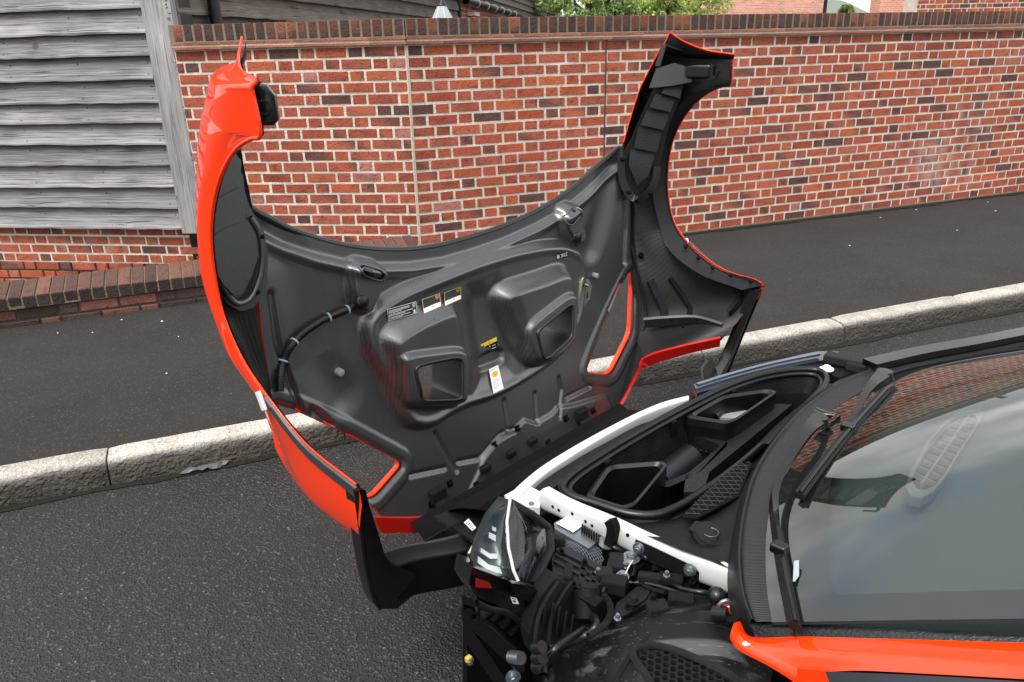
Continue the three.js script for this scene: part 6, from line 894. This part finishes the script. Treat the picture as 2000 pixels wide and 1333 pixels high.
// ---- ribbed lamp housing, connector, bracket
{
  const hs = mesh('lamp_housing', [plate(Y_([[1078, 1092], [1092, 1070], [1110, 1068], [1186, 1112], [1168, 1160], [1126, 1148], [1080, 1120]], 0.635), V(0, 1, 0), 0.10)], plasticGrey, car, 'ribbed black plastic housing behind the headlamp');
  for (const [a, b] of [[[1085, 1085], [1176, 1134]], [[1083, 1098], [1172, 1146]], [[1088, 1075], [1182, 1122]]]) mesh('housing_rib', strip([at(...a, 'Y', 0.639), at(...b, 'Y', 0.639)], V(0.5, 0, 0.5), 0.006, 0.008), plasticGrey, hs);
  const col = [[1086, 1128], [1122, 1150], [1130, 1168], [1118, 1215], [1100, 1235], [1088, 1300], [1048, 1290], [1034, 1240], [1042, 1205], [1056, 1165]];
  const lo = mesh('housing_column', plate(col.map(([x, y], i) => at(x, y, 'X', 0.78 - 0.05 * clamp((y - 1130) / 160))), V(-1, 0.5, -0.6), 0.09), plasticGrey, car, 'black plastic column with two raised seams below the lamp');
  for (const d of [0, 26]) mesh('seam', tube([[1090 + d, 1138], [1068 + d, 1170], [1052 + d, 1205], [1046 + d, 1250], [1050 + d, 1290]].map(([x, y]) => at(x, y, 'X', 0.772 - 0.05 * clamp((y - 1130) / 160))), 0.004, 6), plastic, lo);
  for (const y of [1265, 1285, 1303]) mesh('column_plug', new THREE.CylinderGeometry(0.011, 0.012, 0.02, 16).rotateZ(0.9).translate(...at(1053, y, 'X', 0.70).toArray()), rubber, lo);
  const c = at(1146, 1186, 'Y', 0.62), g = new THREE.CylinderGeometry(0.030, 0.026, 0.055, 20); g.rotateX(0.9); g.rotateY(0.6); g.translate(c.x, c.y, c.z); const cn = mesh('connector', [g, rbox(0.045, 0.02, 0.03, 0.004).translate(c.x - 0.01, c.y + 0.02, c.z)], plasticDark, car, 'round black electrical connector');
  for (const [k, col2] of [[0, 0xc9c2b0], [1, 0x2f6a3a], [2, 0xa03028]]) mesh('wire', tube([at(1158 + k * 3, 1194 + k * 2, 'Y', 0.63), at(1166 + k, 1204 + k * 2, 'Y', 0.61), at(1162, 1222, 'Y', 0.59)], 0.0016, 5), new THREE.MeshStandardMaterial({ color: col2, roughness: 0.5 }), cn);
  mesh('bracket', [plate(Y_([[1205, 1178], [1240, 1150], [1288, 1112], [1330, 1112], [1366, 1132], [1362, 1148], [1300, 1142], [1262, 1180], [1218, 1204], [1198, 1200]], 0.62), UP, 0.02), plate(Y_([[1224, 1180], [1262, 1152], [1280, 1140], [1262, 1170], [1235, 1190]], 0.624), UP, 0.02)], plastic, car, 'black bracket arm under the white rail');
  mesh('bracket_foot', plate(Y_([[1196, 1196], [1222, 1204], [1262, 1182], [1290, 1160], [1300, 1170], [1262, 1204], [1218, 1222], [1198, 1218]], 0.60), UP, 0.03), plasticDark, car); mesh('bracket_bolt', bolt(at(1238, 1176, 'Y', 0.63), UP, 0.008, 0.012), plasticGrey, car);
}
// ---- the crowd of small hardware between lamp, rail and wheel arch
{
  const Q = (x, y, h) => at(x, y, 'Y', h), R = rng(77);
  const hoses = [[[[1030, 1150], [1060, 1130], [1090, 1128], [1130, 1140]], 0.006], [[[1045, 1160], [1080, 1150], [1120, 1165], [1150, 1160]], 0.005], [[[1176, 1160], [1190, 1178], [1192, 1200], [1180, 1222], [1150, 1244]], 0.007], [[[1262, 1120], [1290, 1128], [1330, 1150], [1372, 1158], [1400, 1162]], 0.006], [[[1240, 1130], [1270, 1150], [1300, 1158]], 0.004], [[[1140, 1230], [1110, 1250], [1085, 1268], [1066, 1290], [1062, 1320]], 0.008], [[[930, 1178], [955, 1190], [985, 1196], [1012, 1212], [1030, 1236]], 0.006], [[[925, 1205], [950, 1218], [978, 1240], [1005, 1268]], 0.005]];
  hoses.forEach(([P, r], i) => mesh('hose', tube(P.map(([x, y], k) => (i > 5 ? at(x, y, 'X', 0.80) : Q(x, y, 0.635 + 0.012 * Math.sin(k * 1.7 + i)))), r, 8), i % 2 ? rubber : plastic, car));
  for (const [x, y, w, h, dd, a, m] of [[1200, 1142, 0.05, 0.03, 0.035, 0.4, plastic], [1180, 1128, 0.035, 0.035, 0.03, 0.7, plasticGrey], [1268, 1130, 0.045, 0.02, 0.02, 0.5, plasticGrey], [1310, 1132, 0.05, 0.018, 0.025, 0.5, plastic], [1330, 1172, 0.05, 0.02, 0.03, 0.5, plastic], [1150, 1150, 0.03, 0.02, 0.02, 0.6, plasticGrey], [1110, 1120, 0.02, 0.016, 0.05, 0.6, plastic], [1284, 1188, 0.04, 0.02, 0.03, 0.9, plasticGrey], [1090, 1056, 0.03, 0.02, 0.02, 0.5, plastic], [1204, 1100, 0.03, 0.02, 0.05, 0.6, plasticGrey], [1160, 1136, 0.018, 0.014, 0.06, 0.62, plasticGrey], [1138, 1126, 0.018, 0.014, 0.06, 0.62, plasticGrey]]) { const p = Q(x, y, 0.636); mesh('clip_block', rbox(w, h, dd, 0.004, 2).rotateY(a).translate(p.x, p.y, p.z), m, car); }
  for (const [x, y] of [[1096, 1080], [1168, 1120], [1120, 1144], [1142, 1102], [1302, 1126], [1352, 1138], [1226, 1188], [1276, 1172], [1206, 1210], [1400, 1150]]) mesh('screw', bolt(Q(x, y, 0.644), V(-0.1, 1, -0.1), 0.0045, 0.007), R() < 0.35 ? steel : plasticDark, car);
  for (let i = 0; i < 5; i++) { const x = 1064 + i * 13, y = 1180 + i * 8, p = at(x, y, 'X', 0.752 - i * 0.004); mesh('column_rib', rbox(0.004, 0.055, 0.012, 0.002).rotateY(0.6).rotateX(0.2).translate(p.x, p.y - 0.02, p.z), plastic, car); }
  mesh('lens_bracket', plate([[1000, 1140], [1042, 1146], [1052, 1160], [1040, 1178], [1008, 1168]].map(([x, y]) => at(x, y, 'X', 0.79)), V(-1, 0.4, -0.5), 0.02), gloss, car); mesh('adjuster', new THREE.CylinderGeometry(0.012, 0.012, 0.03, 14).rotateZ(1.1).translate(...at(1008, 1285, 'X', 0.76).toArray()), steel, car);
  mesh('yellow_tag', rbox(0.010, 0.012, 0.012, 0.002).translate(...at(915, 1288, 'X', 0.845).toArray()), new THREE.MeshStandardMaterial({ color: 0xb9a24a, roughness: 0.5 }), car);
  mesh('tie_wire', tube([Q(1222, 1122, 0.65), Q(1228, 1108, 0.66), Q(1236, 1096, 0.655)], 0.0016, 5), new THREE.MeshStandardMaterial({ color: 0xcfc9b8, roughness: 0.5 }), car);
}
// ---- wheel arch liner with its honeycomb vent
{
  const rows = [[[1052, 1340, 0.42], [1080, 1300, 0.50], [1105, 1262, 0.56], [1150, 1225, 0.59], [1185, 1205, 0.58]], [[1110, 1360, 0.50], [1140, 1310, 0.56], [1180, 1260, 0.60], [1230, 1215, 0.62], [1262, 1190, 0.60]], [[1180, 1380, 0.55], [1220, 1320, 0.60], [1270, 1250, 0.64], [1310, 1195, 0.64], [1330, 1165, 0.61]], [[1260, 1400, 0.57], [1310, 1330, 0.62], [1350, 1260, 0.65], [1385, 1200, 0.65], [1400, 1165, 0.62]], [[1340, 1420, 0.57], [1400, 1350, 0.62], [1420, 1290, 0.645], [1440, 1240, 0.645], [1450, 1200, 0.62]], [[1440, 1430, 0.55], [1480, 1390, 0.58], [1500, 1350, 0.60], [1510, 1310, 0.61], [1515, 1270, 0.60]]];
  const dusty = new THREE.MeshPhysicalMaterial({ specularIntensity: 0.5, color: 0xffffff, map: tex(512, 512, (u, v) => { const n = fbm(u, v, 5, 5, 401, 5), s = smooth(0.55, 0.75, fbm(u, v, 14, 14, 402, 4)), g = hash2(Math.floor(u * 256), Math.floor(v * 256), 8) > 0.985 ? 0.12 : 0; const k = 0.006 + 0.05 * s * n * 2 + 1.5 * g * n; return [k, k * 1.02, k * 1.06]; }), roughness: 0.6, roughnessMap: rep(dirtRough, 2) }); dusty.map.repeat.set(3, 3);
  mesh('arch_liner', skin(rows.map((r) => r.map(([x, y, h]) => at(x, y, 'Y', h))), 40, 30), dusty, car, 'dusty black wheel arch liner');
  mesh('liner_edge', tube([[1400, 1180], [1340, 1200], [1290, 1230], [1250, 1262], [1220, 1300], [1200, 1340]].map(([x, y], i) => at(x, y, 'Y', 0.65 - i * 0.006)), 0.006, 8), plastic, car);
  const rim = [[1236, 1272], [1262, 1262], [1300, 1266], [1380, 1296], [1440, 1330], [1450, 1350], [1300, 1365], [1262, 1320]].map(([x, y]) => at(x, y, 'Y', 0.655)); mesh('vent_rim', tube(rim, 0.007, 8, true, 80), plasticGrey, car); mesh('vent_floor', plate(rim.map((p) => V(p.x, p.y - 0.012, p.z)), UP, 0.004), plasticDark, car);
  const k = sdPoly(rim.map((p) => [p.x, p.z])), l = [], r = 0.0085; let [x0, x1, z0, z1] = [1e9, -1e9, 1e9, -1e9]; rim.forEach((p) => { x0 = Math.min(x0, p.x); x1 = Math.max(x1, p.x); z0 = Math.min(z0, p.z); z1 = Math.max(z1, p.z); });
  for (let j = 0; j * r * 1.5 < z1 - z0; j++) for (let i = 0; i * r * 1.732 < x1 - x0; i++) { const x = x0 + (i + (j % 2) * 0.5) * r * 1.732, z = z0 + j * r * 1.5; if (k(x, z) < 0.004) continue; const g = new THREE.RingGeometry(r * 0.80, r * 1.0, 6, 1, Math.PI / 6); g.rotateX(-Math.PI / 2); g.translate(x, 0.654, z); l.push(g); const t = new THREE.CylinderGeometry(r * 0.80, r * 0.80, 0.008, 6, 1, true); t.translate(x, 0.650, z); l.push(t); }
  mesh('honeycomb', l, plasticGrey, car).userData.kind = 'stuff';
  mesh('liner_screw', bolt(at(1168, 1320, 'Y', 0.60), UP, 0.006, 0.010), plasticGrey, car);
}
// ---- black steel frame at the near front corner
{
  const F = (x, y) => at(x, y, 'X', 0.86 - 0.10 * clamp((x - 900) / 140)), d = V(-1, 0.1, -0.75);
  mesh('corner_frame', [plate([[902, 1194], [1012, 1290], [1024, 1312], [1010, 1318], [998, 1302], [906, 1216]].map(([x, y]) => F(x, y)), d, 0.012), plate([[902, 1194], [916, 1188], [1030, 1285], [1024, 1312], [1012, 1290]].map(([x, y]) => F(x, y)), V(-0.2, 1, 0.2), 0.006), plate([[905, 1214], [920, 1228], [1000, 1345], [972, 1345], [914, 1262]].map(([x, y]) => F(x, y)), d, 0.012), plate([[904, 1214], [913, 1224], [912, 1345], [904, 1345]].map(([x, y]) => F(x, y)), d, 0.012)], gloss, car, 'black folded steel frame at the near front corner');
  mesh('frame_bolt', bolt(F(1002, 1322), d, 0.010, 0.015), steel, car); mesh('frame_bolt', bolt(F(916, 1288), d, 0.006, 0.009), steel, car);
  mesh('wiring_box', plate([[935, 1185], [1000, 1205], [1030, 1235], [1015, 1262], [960, 1225], [930, 1200]].map(([x, y]) => at(x, y, 'X', 0.84)), d, 0.04), plastic, car); for (const [x, y] of [[950, 1196], [966, 1202], [985, 1216], [1002, 1230]]) mesh('box_catch', rbox(0.016, 0.016, 0.024, 0.004).translate(...at(x, y, 'X', 0.835).toArray()), plasticGrey, car);
  mesh('front_fill', plate([[905, 1180], [960, 1200], [1060, 1300], [1060, 1400], [905, 1400]].map(([x, y]) => at(x, y, 'X', 0.93)), d, 0.03), plasticDark, car);
}
// ---- small black hinge hardware between bonnet and frame
mesh('hinge_plate', plate(P3([[848, 1008, 'Y', 0.42], [900, 990, 'Y', 0.44], [958, 1000, 'Y', 0.5], [965, 1025, 'Y', 0.52], [930, 1060, 'Y', 0.5], [905, 1045, 'Y', 0.46]]), V(-0.4, 0.8, -0.3), 0.02), carbonDark, car, 'black hinge plate behind the lower edge of the bonnet');
mesh('hinge_strut', strip(P3([[800, 1085, 'X', 1.36], [872, 1045, 'X', 1.34], [905, 1030, 'X', 1.3]]), V(0, 1, 0.2), 0.035, 0.006), plastic, car);
decal(P3([[906, 1022, 'Y', 0.505], [915, 1014, 'Y', 0.505], [930, 1032, 'Y', 0.505], [922, 1038, 'Y', 0.505]]), V(-0.4, 0.8, -0.3).normalize(), (g, w, h) => { g.fillStyle = '#dfe3e6'; g.fillRect(0, 0, w, h); g.fillStyle = '#556'; for (let i = 0; i < 5; i++) g.fillRect(8, 10 + i * 11, 40, 5); }, 64, 64, car, 'hinge_label');
mesh('nose_cover', skin([[[845, 1012], [885, 995], [930, 995]], [[965, 944], [990, 936], [1010, 945]], [[1092, 876], [1115, 866], [1130, 868]], [[1198, 811], [1220, 802], [1250, 802]]].map((r) => r.map(([x, y], i) => at(x, y, 'Y', [0.36, 0.46, 0.56][i]))), 30, 8), plasticDark, car);

// ---- far side of the engine-bay edge
{
  mesh('far_rail', plate(Y_([[1355, 751], [1400, 735], [1480, 714], [1560, 694], [1600, 686], [1640, 687], [1622, 701], [1560, 713], [1480, 734], [1362, 768]], 0.668), UP, 0.03), new THREE.MeshPhysicalMaterial({ color: 0x1c2632, roughness: 0.25, clearcoat: 0.8 }), car, 'dark blue-black rail on the far side'); mesh('far_rail_top', strip(curve(Y_([[1362, 752], [1430, 731], [1510, 710], [1600, 692]], 0.678), 16), V(0.3, 0, 1), 0.012, 0.008), new THREE.MeshPhysicalMaterial({ color: 0x33455c, roughness: 0.2, clearcoat: 1 }), car);
  mesh('far_tray', plate(Y_([[1480, 735], [1560, 714], [1640, 690], [1672, 705], [1676, 722], [1640, 738], [1610, 728], [1540, 726]], 0.66), UP, 0.03), plastic, car); mesh('far_box', [rbox(0.14, 0.03, 0.05, 0.006).rotateY(0.1).translate(...at(1655, 706, 'Y', 0.68).toArray()), rbox(0.06, 0.03, 0.05, 0.006).translate(...at(1675, 716, 'Y', 0.675).toArray())], plasticGrey, car); mesh('far_fastener', bolt(at(1615, 722, 'Y', 0.672), UP, 0.012, 0.022), whitePrint, car);
}
// ------------------------------------------------------------------ small things in the gutter and on the pavement
{
  const leafSay = ['leftmost dry leaf of the litter in the gutter, beside the bonnet', 'reddish dry leaf, second from the left in the gutter', 'dark brown dry leaf, third from the left in the gutter', 'palest dry leaf in the middle of the gutter litter', 'brown dry leaf, fifth from the left in the gutter', 'reddish dry leaf closing the main gutter litter on its right', 'dark dry leaf lying nearest to the car', 'pale dry leaf second from the right, out along the gutter', 'rightmost dry leaf in the gutter', 'reddish dry leaf alone, third from the right in the gutter']; const R = rng(44); const leafMat = [0x8a5a33, 0xa06a3a, 0x6e4a2c, 0xb08a5a].map((c) => new THREE.MeshStandardMaterial({ color: c, roughness: 0.9, side: THREE.DoubleSide }));
  [[1428, 694], [1436, 690], [1446, 695], [1452, 691], [1461, 694], [1470, 692], [1440, 702], [1500, 682], [1508, 684], [1489, 688]].forEach(([x, y], i) => {
    const p = onHeight(x, y, 0.008), pos = [], idx = [], s = 0.022 + 0.02 * R(); for (let k = 0; k <= 10; k++) { const a = k / 10 * Math.PI * 2, r = s * (0.55 + 0.45 * Math.abs(Math.cos(a * 1.5))) ; pos.push(Math.cos(a) * r, 0.012 * Math.sin(a * 2 + i) + 0.006, Math.sin(a) * r * 0.6); } pos.push(0, 0.004, 0); for (let k = 0; k < 10; k++) idx.push(11, k, k + 1); const g = geoOf(pos, idx); g.computeVertexNormals(); g.rotateY(R() * 6); g.translate(p.x, 0.004, p.z);
    tag(mesh('dry_leaf', g, leafMat[i % 4]), leafSay[i], 'leaf', 'dry leaves in the gutter');
  });
  const q = onHeight(402, 912, 0.006), pos = [], idx = []; for (let j = 0; j <= 6; j++) for (let i = 0; i <= 10; i++) pos.push(q.x + (i - 5) * 0.017 + (R() - 0.5) * 0.012, 0.008 + R() * 0.014, q.z + (j - 3) * 0.014 - (i - 5) * 0.006 + (R() - 0.5) * 0.01); for (let j = 0; j < 6; j++) for (let i = 0; i < 10; i++) { if ((i + j < 2) || (i + j > 13) || (i - j > 7)) continue; const a = j * 11 + i; idx.push(a, a + 1, a + 11, a + 1, a + 12, a + 11); } const g = crease(geoOf(pos, idx), 20); tag(mesh('plastic_scrap', g, new THREE.MeshPhysicalMaterial({ color: 0x8d8f92, roughness: 0.3, transmission: 0.6, thickness: 0, side: THREE.DoubleSide })), 'crumpled clear plastic scrap on the road just under the kerb', 'litter');
  const speckSay = ['largest pale speck on the left pavement, near the low wall', 'pale speck on the left pavement closest to the orange wing', 'pale speck on the left pavement, below the middle of the low wall', 'pale speck at the left border, close under the low wall', 'pale speck in the middle of the left pavement, farthest from the walls', 'tiny pale speck touching the foot of the low wall', 'pale speck on the right pavement under the long brick wall', 'pale speck on the right pavement, close to the right border', 'tiny pale speck in the middle of the right pavement', 'tiny pale speck on the right pavement, left of the others near the wall', 'pale speck on the right pavement nearest to the bonnet', 'tiny pale speck at the foot of the wall by the right border', 'small pale speck on the road under the orange wing', 'larger pale speck on the road at the left border'];
  [[316, 628, 0.006], [348, 658, 0.003], [180, 650, 0.0035], [112, 651, 0.004], [325, 730, 0.004], [237, 625, 0.005], [1790, 410, 0.006], [1945, 412, 0.006], [1870, 450, 0.005], [1720, 425, 0.005], [1660, 480, 0.006], [1930, 395, 0.005]].forEach(([x, y, r], i) => { const road = y > 900, p = onHeight(x, y, road ? 0 : PAVE), g = new THREE.CylinderGeometry(r, r * 1.05, 0.003, 9); const a = g.attributes.position; for (let k = 0; k < a.count; k++) a.setXYZ(k, a.getX(k) * (0.75 + 0.5 * R()), a.getY(k), a.getZ(k) * (0.75 + 0.5 * R())); g.translate(p.x, (road ? 0 : PAVE) + 0.001, p.z); tag(mesh('pale_speck', g, whitePrint), speckSay[i], 'speck', road ? 'pale specks on the road' : 'pale specks on the pavement'); });
}
renderer.render(scene, camera);
